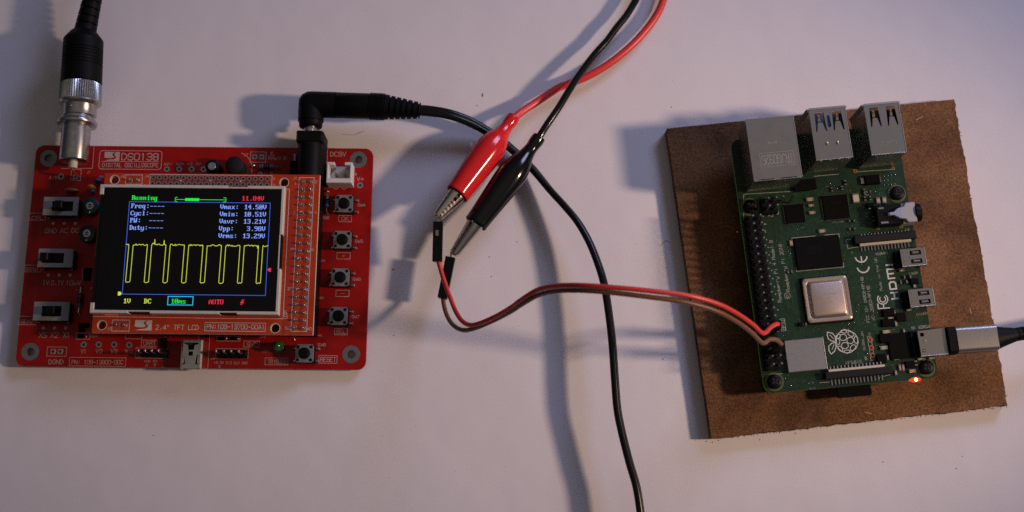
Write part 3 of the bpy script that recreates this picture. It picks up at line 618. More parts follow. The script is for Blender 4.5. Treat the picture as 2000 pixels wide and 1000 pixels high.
mb = MB(); mb.box(D.L(298, 350, LZ)[0] - .1, D.L(400, 363, LZ)[1], LZ, D.L(528, 350, LZ)[0], D.L(400, 343.5, LZ)[1], LZ + .002)
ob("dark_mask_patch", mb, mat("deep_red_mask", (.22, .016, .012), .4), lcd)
mb = MB()
def prl(x0, y0, x1, y1, w=.02): prect(D, x0, y0, x1, y1, LZ, w)
prl(*c1(1175, 363), *c2(600, 480)); prl(*c1(985, 366), *c1(1108, 440)); prl(*c3(785, 518), *c3(900, 596)); prl(*c4(74, 536), *c4(492, 598))
mb.ribbon([D.L(*c2(818, 388), LZ), D.L(*c2(935, 388), LZ), D.L(*c4(782, 598), LZ), D.L(*c4(672, 597), LZ)], .02, LZ + .006, closed=True)
mb.ribbon([D.L(*c2(712, 478), LZ), D.L(*c2(742, 478), LZ), D.L(*c4(618, 510), LZ), D.L(*c4(560, 510), LZ)], .016, LZ + .006)
pline(D, [c3(650, 493), c3(1429, 505)], .016, LZ); pline(D, [c4(0, 505), c4(560, 510)], .016, LZ)
sblock(D, *c3(938, 520), *c3(1062, 590), LZ)
for q in ((353, 352.5), (411, 353), (470, 354)): x, y = D.L(*q, LZ); mb.cyl(x, y, .03, LZ, LZ + .008, 8)
ob("printed_outline", mb, K['silk'], lcd)
for s, a, b_, cap in [("2.4\" TFT LCD", c3(1086, 585), c3(1384, 586), .15), ("PN:109-13700-00A1", c4(86, 580), c4(487, 583), .145), ("J3", c3(747, 588), c3(778, 588), .08), ("J2", c1(942, 385), c1(975, 385), .08), ("J4", c1(1130, 385), c1(1163, 385), .08), ("J1", c2(770, 402), c2(798, 402), .08),
    ("LCD1", c4(648, 505), c4(640, 448), .10), ("20", c2(608, 402), c2(628, 402), .05), ("19", c2(608, 450), c2(628, 450), .05), ("2", c2(944, 432), c2(956, 432), .08), ("1", c2(784, 445), c2(794, 445), .08), ("5", c2(775, 668), c2(790, 668), .06), ("10", c4(668, 32), c4(692, 32), .07), ("20", c4(648, 308), c4(680, 308), .07),
    ("6", c2(940, 668), c2(950, 668), .06), ("20", c4(805, 35), c4(830, 35), .07), ("39", c4(632, 583), c4(668, 583), .08), ("40", c4(784, 588), c4(815, 588), .08)]:
    label(D, lcd, LZ, s, a, b_, cap, mt='silk')
pm = MB(); pm.ring(0, 0, .045, .082, 0, .008, 12); PADM = mesh_of("empty_pad", pm, K['padm'])
pm2 = MB(); pm2.ring(0, 0, .045, .082, 0, .008, 12); pm2.cyl(0, 0, .046, 0, .004, 10, m=1); PADM2 = mesh_of("empty_pad", pm2, [K['padm'], K['hole']])
for x, y in pad_top: link("empty_pad", PADM2, lcd, (x, y, LZ))
for x, y in pad_bot: link("empty_pad", PADM2, lcd, (x, y, LZ))
sm = MB(); sm.ring(0, 0, .04, .085, 0, .008, 14); sm.lathe([(.002, .078), (.03, .066), (.07, .04), (.12, .028), (.14, .02), (.145, .003)], (0, 0, 0), (0, 0, 1), 14); SJ = mesh_of("solder_joint", sm, K['solder'], 60)
for k in range(20):
    f = k / 19
    for (xa, ya, xb, yb) in ((591.8, 356, 575.5, 640.5), (607.2, 356, 592.5, 641.5)):
        x, y = D.L(xa + (xb - xa) * f, ya + (yb - ya) * f, LZ); link("solder_joint", SJ, lcd, (x, y, LZ), random.uniform(0, 6))
for q in (c1(1018, 408), c1(1075, 408), c3(820, 555), c3(872, 556)):
    x, y = D.L(*q, LZ); link("solder_joint", SJ, lcd, (x, y, LZ))
for x, y in LH: mb = MB(); mb.ring(0, 0, .143, .165, 0, .006, 20); ob("hole_rim", mb, K['fr4'], lcd, (x, y, LZ))
# black header strips that carry the display board
mb = MB(); xa = D.L(600, 500, LZ)[0]; ya, yb = ly0 + .1, ly1 - .1
mb.box(xa - .27, ya, 0, xa + .27, yb, .85, c=.01); mb.box(xa - .27, ya, .865, xa + .27, yb, LZ - .162)
D.part("header_strip", mb, K['plastic'])
# screen
SZ = LZ + .28; fx0, fy0 = D.L(176, 609, SZ); fx1, fy1 = D.L(557, 366, SZ); g0 = D.L(184, 604, SZ); g1 = D.L(549, 373, SZ)
fx0 = D.L(198, 360, SZ)[0] * .5 + D.L(174, 608, SZ)[0] * .5; fy1 = D.L(380, 362, SZ)[1]; fy0 = D.L(360, 613, SZ)[1]; fx1 = (D.L(557, 366, SZ)[0] + D.L(543, 619, SZ)[0]) / 2
ix0, ix1, iy0, iy1 = fx0 + .13, fx1 - .13, fy0 + .11, fy1 - .11
mb = MB(); mb.box(fx0 + .02, fy0 + .02, LZ + .004, fx1 - .02, fy1 - .02, SZ - .05)
scr = D.part("screen_module", mb, K['plastic'])
mb = MB()
yh = D.L(200, 380, SZ)[1]; yl = D.L(180, 591, SZ)[1]; ym1, ym2 = D.L(550, 458, SZ)[1], D.L(545, 525, SZ)[1]
nx = [D.L(p, 362, SZ)[0] for p in (445, 484)]; bx_ = [D.L(p, 616, SZ)[0] for p in (250, 292, 428, 462)]
mb.box(fx0, fy1 - .10, LZ + .03, nx[0], fy1, SZ + .03, c=.015); mb.box(nx[0] - .001, fy1 - .10, LZ + .03, nx[1] + .001, fy1 - .045, SZ + .03, c=.015); mb.box(nx[1], fy1 - .10, LZ + .03, fx1, fy1, SZ + .03, c=.015)
mb.box(fx0, yh, LZ + .03, fx0 + .13, fy1 - .101, SZ + .03, c=.015); mb.box(fx0, fy0 + .101, LZ + .03, fx0 + .13, yl, SZ + .03, c=.015)
mb.box(fx1 - .10, ym1, LZ + .03, fx1, fy1 - .101, SZ + .03, c=.015); mb.box(fx1 - .10, fy0 + .101, LZ + .03, fx1, ym2, SZ + .03, c=.015); mb.box(fx1 - .10, ym2 - .001, LZ + .03, fx1 - .07, ym1 + .001, SZ + .01)
prev = fx0
for i_, e in enumerate(bx_ + [fx1]):
    mb.box(prev, fy0 + (.05 if i_ % 2 else 0), LZ + .03, e, fy0 + .10, SZ + .03, c=.015); prev = e
ob("screen_frame", mb, K['frame'], scr)
mb = MB(); mb.box(fx0 + .131, fy0 + .101, SZ - .045, fx1 - .101, fy1 - .101, SZ - .0, c=.01)
mb.box(fx0 + .03, yl, SZ - .045, fx0 + .13, yh, SZ - .0)
ob("screen_glass", mb, K['glass'], scr)
mb = MB(); gx = D.L(222, 480, SZ)[0]; mb.ribbon([(gx, fy0 + .12), (gx, fy1 - .12)], .01, SZ + .002); ob("glass_seam", mb, K['ferrite'], scr)
mb = MB(); fa, fb = D.L(186, 505, LZ), D.L(195, 420, LZ); mb.prism([(0, 0), (.12, .02), (.12, .05), (-.02, .03), (-.06, -.25), (-.03, -.25)], 0, fb[1] - fa[1], M=Matrix.Translation((fx0 - .02, fb[1], LZ + .1)) @ Matrix.Rotation(R(90), 4, 'X'))
ob("flex_ribbon", mb, K['flex'], scr)
# backlight leaking below the frame
x, y = D.L(217, 617, LZ + .05); mb = MB(); mb.box(x - .22, fy0 + .015, LZ + .006, x + .22, fy0 + .03, LZ + .028); ob("backlight_gap", mb, glow("backlight_leak", (1, .75, .55), 2.6), scr)
# picture on the screen
TL, TR, BR, BL = D.L(254.3, 392.5, SZ), D.L(529.3, 398.2, SZ), D.L(516.9, 578.9, SZ), D.L(237.7, 572.6, SZ)
sx0, sx1, sy1, sy0 = (TL[0] + BL[0]) / 2, (TR[0] + BR[0]) / 2, (TL[1] + TR[1]) / 2, (BL[1] + BR[1]) / 2
ux, uy = (sx1 - sx0) / 300, (sy1 - sy0) / 200
def S(x, y): return (sx0 + x * ux, sy1 - y * uy)
ZG = SZ + .004
def bits(txt, x, y, mt):
    mb = MB()
    for i, ch in enumerate(txt):
        h = BF[ch]
        for r in range(len(h) // 2):
            v = int(h[2 * r:2 * r + 2], 16); c = 0
            while c < 8:
                if v >> (7 - c) & 1:
                    e = c
                    while e < 8 and v >> (7 - e) & 1: e += 1
                    a, b_ = S(x + 8 * i + c, y + r + 1), S(x + 8 * i + e, y + r); mb.add([(a[0], a[1], ZG), (b_[0], a[1], ZG), (b_[0], b_[1], ZG), (a[0], b_[1], ZG)], [(0, 1, 2, 3)]); c = e
                else: c += 1
    ob("readout", mb, K[mt], scr)
bits("Running", 4, -14, 'g_green'); bits("11.84V", 238.6, -15, 'g_red')
for i, (s, v) in enumerate((("Freq:", "----"), ("Cycl:", "----"), ("PW:", "----"), ("Duty:", "----"))): bits(s, 4, 4 + 15.8 * i, 'g_blue'); bits(v, 44, 4 + 15.8 * i, 'g_blue')
for i, (s, v) in enumerate((("Vmax:", "14.50V"), ("Vmin:", "10.51V"), ("Vavr:", "13.21V"), ("Vpp:", " 3.98V"), ("Vrms:", "13.29V"))): bits(s, 194, 4 + 15.8 * i, 'g_blue'); bits(v, 245, 4 + 15.8 * i, 'g_blue')
bits("1V", 3.5, 209.5, 'g_yel'); bits("DC", 46.6, 209.5, 'g_yel'); bits("10ms", 103, 209, 'g_green'); bits("AUTO", 182, 209.5, 'g_red')
def lines(name, segs, w, mt, z=None):
    mb = MB()
    for sg in segs: mb.ribbon([S(*p) for p in sg], w * ux, z or ZG)
    return ob(name, mb, K[mt], scr)
lines("readout_frame", [[(0, 0), (300, 0), (300, 200), (0, 200), (0, 0)]], 1.3, 'g_frame', ZG - .001)
lines("time_box", [[(96.6, 204), (149, 204), (149, 222), (96.6, 222), (96.6, 204)]], 1.6, 'g_cyan')
lines("position_bar", [[(101, -11), (97, -10), (97, -2), (101, -1)], [(200, -11), (205, -10), (205, -2), (200, -1)], [(99, -6), (203, -6)]], 1.2, 'g_green')
mb = MB(); a, b_ = S(118, -3), S(148, -9); mb.box(a[0], a[1], ZG - .002, b_[0], b_[1], ZG + .001); ob("position_block", mb, K['g_green'], scr)
wf = []; rr = random.Random(3)
def hi(x0, x1):
    x = x0
    while x < x1:
        yy = 93 + rr.choice((0, 0, 0, 1, 1.5, -1, 2))
        wf.append((x, yy)); x += rr.uniform(1.2, 3)
    wf.append((x1, 93))
hi(0, 5); xs = [5 + 39.15 * k for k in range(8)]
for k, x in enumerate(xs):
    wf += [(x + 1, 95), (x, 173), (x + 2, 175), (x + 5, 172.5 + rr.random() * 3), (x + 7, 174.5), (x + 9.2, 172.5), (x + 10, 95)]
    nx_ = xs[k + 1] if k < 7 else 300
    hi(x + 11, nx_)
    if k == 1:
        hp_ = [p for p in wf if x + 16 < p[0] < nx_ - 5]; wf = [p for p in wf if p[0] < x + 11.5] + [(x + 13, 90), (x + 15.5, 92), (x + 16, 82), (x + 16.8, 92)] + hp_ + [(nx_ - 4, 93), (nx_ - 3.2, 84), (nx_ - 2.4, 93), (nx_, 93)]
    if k == 6: wf.append((nx_ - 1, 99))
lines("waveform", [wf], 1.25, 'g_yel', ZG + .002)
for pts, mt in (([(-9, 195), (-4, 195), (-1, 199), (-4, 203), (-9, 203)], 'g_yel'), ([(309, 141), (305, 141), (301, 145), (305, 149), (309, 149)], 'g_red')):
    mb = MB(); mb.prism([S(*p) for p in pts], ZG - .002, ZG + .003); ob("level_marker", mb, K[mt], scr)
lines("trigger_symbol", [[(249, 219), (252, 219), (252, 210), (256, 210)], [(249, 215), (255, 214)], [(250, 216), (252, 213), (255, 216)]], 1.6, 'g_red')

# ---- BNC jack soldered to the main board
BZ = .70
e0 = Vector((*D.L(143.5, 316, BZ), BZ)); e1 = Vector((*D.L(158, 163, BZ), BZ)); bax = (e1 - e0).normalized(); BL_ = (e1 - e0).length
fl = (Vector((*D.L(149, 246, BZ), BZ)) - e0).length
mb = MB(); mb.lathe([(0, .44), (.02, .465), (.06, .475), (fl, .475), (fl + .01, .49)], e0, bax, 36); bj = D.part("bnc_jack", mb, K['nickel'], 40)
mb = MB(); mb.lathe([(fl, .5), (fl + .01, .63), (fl + .05, .66), (fl + .12, .66), (fl + .17, .62), (fl + .18, .5)], e0, bax, 40); ob("flange", mb, K['nickel'], bj, (0, 0, 0), 40)
mb = MB(); mb.lathe([(fl + .17, .56), (fl + .26, .56), (fl + .28, .50), (BL_ + .1, .50)], e0, bax, 36); ob("inner_barrel", mb, K['nickel'], bj, (0, 0, 0), 40)
mb = MB(); mb.lathe([(-.22, .12), (-.20, .14), (.02, .14)], e0, bax, 16); ob("insulator", mb, K['white'], bj, (0, 0, 0), 40)
mb = MB(); mb.tube([e0, e0 - bax * .28, e0 - bax * .34 - Vector((0, 0, .3)), e0 - bax * .34 - Vector((0, 0, .68))], .035, 8, 3); ob("centre_pin", mb, K['copper'], bj, (0, 0, 0), 40)

# ================================================================ BNC probe plug and cable
zb = D.zt + BZ
p0, p1 = V(156.5, 205, zb), V(163, 82, zb + .1)
root = thing("probe_plug", "ribbed black cable plug with knurled silver collar above the red board", "cable plug", (p0.x, p0.y, 0))
q0 = Vector((0, 0, zb)); ax = (p1 - p0).normalized()
tk = (V(157, 163, zb) - p0).length; ts = (V(163, 82, zb) - p0).length; tn = (V(165, 66, zb) - p0).length
def kn(t, r, a, i): return r * (1.0 if (i % 2) else .955) if .10 < t < tk - .06 else r
mb = MB(); mb.lathe([(-.03, .60), (0, .66), (.05, .69), (.10, .69), (.101, .68), (tk - .07, .68), (tk - .05, .66), (tk, .62)], q0, ax, 110, mod=kn)
ob("knurled_collar", mb, K['nickel'], root, smooth=25)
mb = MB(); mb.lathe([(-.42, .52), (-.40, .545), (-.02, .545), (0, .56)], q0, ax, 36); sl = ob("bayonet_sleeve", mb, K['nickel'], root, smooth=40)
mb = MB(); c = q0 + ax * -.2 + Vector((-.12, 0, .53)); mb.lathe([(0, .05), (.03, .045), (.035, .01)], c, (-.2, 0, 1), 12); ob("bayonet_pin", mb, K['chrome'], sl, smooth=40)
prof = [(tk - .03, .60), (tk, .68)]
tt = [tk + (ts - tk) * k / 14 for k in range(15)]
for k, t_ in enumerate(tt):
    r_ = .675 - .02 * k / 14
    if 5 <= k <= 10: prof += [(t_, r_), (t_ + .045, r_), (t_ + .05, r_ - .028), (t_ + .075, r_ - .028), (t_ + .08, r_)]
    else: prof.append((t_, r_))
prof += [(ts + .03, .645), (ts + .12, .58), (tn, .44), (tn + .06, .37)]
mb = MB(); mb.lathe(prof, q0, ax, 40); ob("plug_body", mb, K['rubber'], root, smooth=40)
s0 = V(165, 68, zb + .1) - p0; s1 = V(180, 0, zb + .25) - p0; s0.z = zb + .1; s1.z = zb + .25; d = (s1 - s0); s2 = s1 + d * .35; L = (s2 - s0).length
prof = []; k = 0; t_ = -.1
while t_ < L:
    r_ = .375 - .075 * max(0, t_) / L; prof += [(t_, r_), (t_ + .19, r_ - .012), (t_ + .20, r_ - .09), (t_ + .245, r_ - .09), (t_ + .25, r_)]; t_ += .26
mb = MB(); mb.lathe(prof, s0, d, 24); ob("strain_relief", mb, K['rubber'], root, smooth=40)
mb = MB(); mb.tube([s1, s2, s2 + d * 2 + Vector((.3, 0, .1)), s2 + d * 5 + Vector((1.5, 0, -.4))], .2, 14, 6); ob("cable", mb, K['rubber'], root, smooth=60)

# ================================================================ power plug and twin cord
zp_ = D.zt + JZ
P0 = V(607, 206, zp_)
root = thing("power_plug", "black right-angle power plug in the red board with a long glossy twin cord", "power cable", (P0.x, P0.y, 0))
def Q(px, py, z): p = V(px, py, z); return Vector((p.x - P0.x, p.y - P0.y, z))
A0, A1 = Q(607, 238, zp_), Q(608, 206, zp_); ax = (A1 - A0).normalized(); L = (A1 - A0).length
B0, B1 = Q(609, 204, zp_), Q(656, 205.5, zp_); bx = (B1 - B0).normalized()
mb = MB(); mb.lathe([(-.06, .25), (-.04, .36), (.0, .40), (.01, .43), (L, .43), (L + .20, .42), (L + .33, .34), (L + .40, .2)], A0, ax, 32)
mb.lathe([(-.40, .22), (-.32, .34), (-.15, .43), (0, .445), ((B1 - B0).length, .445)], B0, bx, 32)
ob("elbow", mb, K['rubber'], root, smooth=50)
mb = MB(); mb.lathe([(-.20, .36), (-.18, .385), (.0, .40)], A0, ax, 28); ob("collar", mb, K['rubber'], root, smooth=50)
mb = MB(); mb.lathe([(-1.1, .215), (0, .215)], A0, ax, 24); ob("metal_sleeve", mb, K['chrome'], root, smooth=40)
C1, C2, C3 = Q(723, 207.5, zp_), Q(752, 209, zp_), Q(819, 216, zp_ - .05); cx_ = (C1 - B1).normalized()
mb = MB(); mb.lathe([(.0, .42), (.02, .44), ((C1 - B1).length, .435)], B1, cx_, 32)
prof = [(0, .43)]
n_ = 9; Lr = (C2 - C1).length
for k in range(n_): a = Lr * k / n_; prof += [(a + .005, .46), (a + Lr / n_ * .6, .46), (a + Lr / n_ * .65, .425), (a + Lr / n_ * .98, .425)]
mb.lathe(prof, C1, (C2 - C1), 32); ob("barrel", mb, K['plastic'], root, smooth=50)
Lt = (C3 - C2).length; prof = []; n_ = 6
for k in range(n_): a = Lt * k / n_; r_ = .43 - .15 * k / n_; prof += [(a, r_), (a + Lt / n_ * .66, r_ - .012), (a + Lt / n_ * .68, r_ - .075), (a + Lt / n_ * .98, r_ - .08)]
prof += [(Lt, .28), (Lt + .03, .27)]
mb = MB(); mb.lathe(prof, C2, (C3 - C2), 32); ob("strain_relief", mb, K['rubber'], root, smooth=50)
cp_ = [(812, 215, .97), (840, 217, .95), (880, 224, .86), (920, 239, .66), (960, 262, .45), (1000, 292, .40), (1040, 330, .45), (1075, 372, .60), (1105, 405, .78), (1130, 436, .92), (1152, 475, 1.02), (1168, 515, 1.10), (1180, 555, 1.16), (1189, 610, 1.18), (1196, 670, 1.2),
       (1201, 740, 1.22), (1206, 800, 1.22), (1216, 850, 1.2), (1230, 905, 1.2), (1243, 950, 1.2), (1251, 1000, 1.2), (1258, 1060, 1.2), (1262, 1150, 1.2)]
path = [Q(*p) for p in cp_]
pa, pb = [], []
for i, p_ in enumerate(path):       # the twin cord lies flat at the plug and turns on edge further along
    tg = (path[min(i + 1, len(path) - 1)] - path[max(i - 1, 0)]).normalized(); sd = tg.cross(Vector((0, 0, 1))).normalized(); f = min(1, max(0, (i - 1) / 6)); an = R(20 + 55 * f)
    of = sd * (.088 * math.cos(an)) + Vector((0, 0, .088 * math.sin(an))); pa.append(p_ + of); pb.append(p_ - of)
mb = MB(); mb.tube(pa, .118, 12, 5); mb.tube(pb, .118, 12, 5); ob("twin_cord", mb, K['cord'], root, smooth=60)

# ================================================================ crocodile clip leads
def clip_lead(name, label_, rear, mouth, tip, prof, mouth_w, mv, mw, wire, wr, roll):
    """rear, mouth, tip: centre line points of the boot; prof: (fraction, radius)"""
    a, b, c = V(*rear), V(*mouth), V(*tip)
    root = thing(name, label_, "test lead", (b.x, b.y, 0), 0, "crocodile clip test leads")
    sh = Vector((b.x, b.y, 0)); a, b, c = a - sh, b - sh, c - sh; ax = (b - a).normalized(); L = (b - a).length
    up = Vector((0, 0, 1)); up = (up - ax * up.dot(ax)).normalized(); up = Matrix.Rotation(roll, 3, ax) @ up
    def mod(t, r, an, i):
        f = max(0, min(1, t / L)); k = .12 * math.sin(math.pi * f) ; cu, cw = math.cos(an), math.sin(an)
        sm_ = .012 if i in (9, 27) else 0        # mould seam along both sides
        return (r * (1 + k * .3) * cu, (r * (1.0 - .15 * f) + sm_) * cw)
    pr = [(f * L, r * (1.08 if f > .2 else 1)) for f, r in prof]
    pp = spline([(t, r, 0) for t, r in pr], 4); pr = [(p.x, max(.02, p.y)) for p in pp]
    t1, r1 = pr[-1]; pr += [(t1 + .012, r1 - .02), (t1 - .05, r1 - .06), (t1 - .6, r1 - .10)]
    mb = MB(); mb.lathe(pr, a, ax, 36, mod=mod, up=up); ob("boot", mb, mv, root, smooth=60)
    # two jaws: tapering half shells with toothed rims
    jax = (c - b).normalized(); JL = (c - b).length; w = jax.cross(up).normalized()
    for s_ in (1, -1):
        mb = MB(); vs = []; N = 40; Mn = 12
        for k in range(N + 1):
            f = k / N; t = -.4 + (JL + .4) * f; ff = max(0, t / JL); rw = .25 - .10 * ff; rh = .235 - .085 * ff; open_ = .025 + .05 * (1 - ff)
            if t < 0: rw = .235 + .1 * t; rh = .215 + .15 * t; open_ = .04
            if ff > .95: rh *= 1 - (ff - .95) * 6
            for sh_ in (0, 1):
                for i in range(Mn + 1):
                    an = math.pi * i / Mn; rr_ = (1 - .16 * sh_); tooth = 0
                    if i in (0, Mn): tooth = -(.040 if k % 4 in (0, 1) else -.012)
                    vs.append(b + jax * t + w * (math.cos(an) * rw * rr_) + up * s_ * (open_ + tooth * (1 if ff > .25 else .2) + math.sin(an) * rh * rr_))
        fs = []; W = 2 * (Mn + 1)
        for k in range(N):
            for i in range(Mn):
                A = k * W + i; fs.append((A, A + 1, A + W + 1, A + W)); A += Mn + 1; fs.append((A + 1, A, A + W, A + W + 1))
            for i in (0, Mn): A = k * W + i; fs.append((A, A + W, A + W + Mn + 1, A + Mn + 1))
        for i in range(Mn): A = N * W + i; fs.append((A, A + 1, A + Mn + 2, A + Mn + 1))
        mb.add(vs, fs); ob("jaw", mb, K['chrome'], root, smooth=50)
    mb = MB(); mb.tube([V(*p) - sh for p in wire], wr, 14, 8); ob("wire", mb, mw, root, smooth=60)
    return root
RED = [(0, .225), (.05, .235), (.13, .215), (.21, .25), (.31, .38), (.42, .455), (.55, .455), (.75, .42), (.92, .39), (1.0, .385)]
clip_lead("crocodile_clip_lead", "glossy red crocodile clip and red lead lying across the black cord", (1003, 229, .85), (893, 379, 1.50), (855, 423, 1.62), RED, .75, K['gloss_red'], K['lead_red'],
          [(985, 250, .9), (1003, 232, .82), (1020, 218, .68), (1050, 198, .50), (1090, 172, .42), (1113, 163, .42), (1150, 148, .42), (1190, 124, .42), (1230, 92, .40), (1262, 58, .36), (1285, 25, .34), (1298, -8, .34), (1308, -50, .34), (1315, -120, .3)], .135, R(62))
clip_lead("crocodile_clip_lead", "glossy black crocodile clip and black lead gripping the brown jumper wire", (1053, 268, 1.10), (929, 437, 1.22), (886, 498, .95), RED, .7, K['gloss'], K['gloss'],
          [(1035, 295, 1.1), (1054, 266, 1.10), (1068, 244, 1.06), (1090, 212, 1.0), (1112, 176, .92), (1130, 148, .82), (1160, 108, .68), (1185, 80, .60), (1205, 53, .56), (1222, 32, .52), (1236, 10, .50), (1246, -10, .48), (1262, -60, .45), (1280, -130, .4)], .125, R(-58))

# ================================================================ jumper wires
def jumper(label_, h0, h1, path, mt, hz0, hz1, end_h):
    base = V(*h0[:2], 0); root = thing("jumper_wire", label_, "jumper wire", (base.x, base.y, 0), 0, "jumper wires between the clips and the green board")
    p, q = V(*h0), V(*h1); p -= base; q -= base; ax = (q - p); L = ax.length; ax.normalize(); s_ = ax.cross(Vector((0, 0, 1))).normalized(); u = s_.cross(ax)
    M = Matrix((( s_.x, u.x, ax.x, p.x), (s_.y, u.y, ax.y, p.y), (s_.z, u.z, ax.z, p.z), (0, 0, 0, 1)))
    mb = MB(); hw = .155
    mb.prism([(-hw, -hw), (hw, -hw), (hw, hw), (-hw, hw)], 0, L, .015, M=M)
    hs = ob("housing", mb, K['plastic'], root)
    mb = MB(); mb.prism([(-.05, -.002), (.05, -.002), (.05, .012), (-.05, .012)], L * .22, L * .36, M=M @ Matrix.Translation((.02, hw, 0))); (ob("contact_latch", mb, K['tin'], hs) if mt == 'wire_red' else None)
    mb = MB(); mb.prism([(-.032, -.032), (.032, -.032), (.032, .032), (-.032, .032)], -.22, .02, M=M); ob("pin", mb, K['tin'], root)
    mb = MB(); mb.tube([V(*c) - base for c in path], .074, 12, 7); ob("wire", mb, K[mt], root, smooth=60)
    e = V(*path[-1]) - base; mb = MB(); mb.box(e.x - .127, e.y - .127, end_h, e.x + .127, e.y + .127, e.z - .05, c=.012); ob("housing", mb, K['plastic'], root, smooth=0)
    return root
zg = 1.332
jumper("red jumper wire arching from the red crocodile clip to the green board", (856, 434, 1.56), (854, 511, 1.45),
    [(854, 505, 1.45), (859, 520, 1.5), (864, 538, 1.6), (871, 559, 1.75), (880, 583, 1.95), (891, 610, 2.2), (904, 628, 2.45), (920, 635, 2.75), (941, 630, 3.1), (972, 616, 3.6), (1000, 599, 4.2), (1016, 587, 4.6), (1048, 567, 5.2), (1080, 559, 5.7), (1124, 557, 6.2), (1180, 560, 6.5), (1260, 567, 6.6), (1340, 577, 6.4), (1400, 593, 5.9),
     (1440, 613, 5.3), (1470, 634, 4.6), (1486, 649, 4.1), (1494, 650, 3.85), (1504, 640, 3.6), (1513, 634, 3.35), (1519, 633, 3.05)], 'wire_red', 0, 0, zg + .27)
jumper("brown jumper wire arching from the black crocodile clip to the green board", (880, 503, 1.0), (864, 583, .95),
    [(865, 578, .95), (866, 588, .98), (868, 600, 1.15), (873, 616, 1.4), (881, 630, 1.7), (892, 640, 2.0), (906, 645, 2.3), (921, 643, 2.6), (941, 636, 2.95), (972, 622, 3.45), (1000, 607, 4.05), (1018, 595, 4.45), (1050, 577, 5.05), (1082, 569, 5.55), (1124, 567, 6.05), (1180, 570, 6.35), (1260, 579, 6.45), (1338, 590, 6.25), (1398, 607, 5.75),
     (1437, 627, 5.15), (1466, 648, 4.5), (1484, 666, 4.0), (1492, 670, 3.8), (1503, 663, 3.6), (1516, 664, 3.4), (1526, 672, 3.05)], 'wire_brown', 0, 0, zg + .27)

# ================================================================ GREEN SINGLE-BOARD COMPUTER
PX, PY, PA = 10.4674, 8.5661, .09392
root = thing("single_board_computer", "green single-board computer with metal ports, screwed down on the brown hardboard", "computer board", (PX, PY, HB), PA)
P = Board(root, PX, PY, PA, zg, HB)
def pm_(lx, ly): return ((28 - ly) / 10, (lx - 42.5) / 10)       # board drawing millimetres -> local
def k4(x, y): return 1400 + x / 3.571, 180 + y / 3.571
def k5(x, y): return 1430 + x / 3.571, 370 + y / 3.571
def k6(x, y): return 1620 + x / 3.571, 370 + y / 3.571
def k7(x, y): return 1440 + x / 5, 600 + y / 5
def k8(x, y): return 1660 + x / 5, 600 + y / 5
hol = [pm_(61.5, 52.5), pm_(3.5, 52.5), pm_(3.5, 3.5), pm_(61.5, 3.5)]
mb = MB(); mb.plate(rrect(-2.8, -4.25, 2.8, 4.25, .3), [circle(x, y, .135, 16) for x, y in hol], -.14, 0, 0, 1)
gb = P.part("main_board", mb, [K['green_mask'], K['green_edge']])
for x, y in hol:
    mb = MB(); mb.ring(0, 0, .13, .305, 0, .006, 24); ob("mounting_ring", mb, mat("bare_ring", (.09, .12, .03), .45, .3) if (x, y) == hol[0] else bpy.data.materials["bare_ring"], gb, (x, y, 0))
SCM = None
for x, y in hol:
    mb = MB(); r_ = .235
    mb.lathe([(.006, r_), (.10, r_), (.135, .20), (.145, .11), (.148, .06)], (0, 0, 0), (0, 0, 1), 24)
    o1 = P.part("screw", mb, K['plastic'], 40, (x, y, 0)); mb = MB()
    for a in (.6, .6 + math.pi / 2): mb.prism([(-.12, -.02), (.12, -.02), (.12, .02), (-.12, .02)], .13, .152, M=Matrix.Rotation(a, 4, 'Z'))
    ob("cross_slot", mb, K['hole'], o1)
    mb = MB(); mb.cyl(0, 0, .25, -(zg - HB), -.142, 12); P.part("standoff", mb, K['plastic'], 0, (x, y, 0))
# traces and vias
mb = MB(); rg = random.Random(11)
for i in range(330):
    x, y = rg.uniform(-2.6, 2.6), rg.uniform(-4.1, 2.2); a = rg.choice((0, 45, 90, 135, 45, 90)); l = rg.uniform(.15, .9); b_ = a + rg.choice((-45, 45)); l2 = rg.uniform(.1, .5)
    p = [(x, y), (x + l * math.cos(R(a)), y + l * math.sin(R(a)))]; p.append((p[1][0] + l2 * math.cos(R(b_)), p[1][1] + l2 * math.sin(R(b_))))
    if all(abs(q[0]) < 2.7 and abs(q[1]) < 4.15 for q in p): mb.ribbon(p, rg.uniform(.012, .03), .0016, dz=1e-5)
ob("copper_trace", mb, K['green_trace'], gb)
mb = MB()
for i in range(420): x, y = rg.uniform(-2.65, 2.65), rg.uniform(-4.1, 2.4); mb.cyl(x, y, .014, 0, .004, 6)
o = ob("via_dots", mb, mat("via", (.10, .15, .09), .4, .4), gb); o['kind'] = 'stuff'
# GPIO header
GH = P.part("gpio_header", MB().box(*[pm_(8, 55.04)[0], pm_(7.1, 0)[1], 0], *[pm_(8, 49.96)[0], pm_(57.9, 0)[1], .05]), K['plastic'])
mbb = MB(); mbb.prism([(-.127, -.254), (-.08, -.254 + 0), (.08, -.254), (.127, -.2), (.127, .2), (.08, .254), (-.08, .254), (-.127, .2)], 0, .25, .008); 
hbm = MB(); hbm.prism([(-.254, -.08), (-.2, -.127), (.2, -.127), (.254, -.08), (.254, .08), (.2, .127), (-.2, .127), (-.254, .08)], 0, .25, .008); HBM = mesh_of("header_block", hbm, K['plastic'])
hp = MB(); hp.box(-.032, -.032, .25, .032, .032, .85, c=.012); HPM = mesh_of("pin", hp, K['shell_edge'])
for k in range(20):
    x, y = pm_(8.37 + 2.54 * k, 52.5); link("header_block", HBM, GH, (x, y, 0))
    for s_ in (-1, 1): link("pin", HPM, GH, (x + s_ * .127, y, 0))
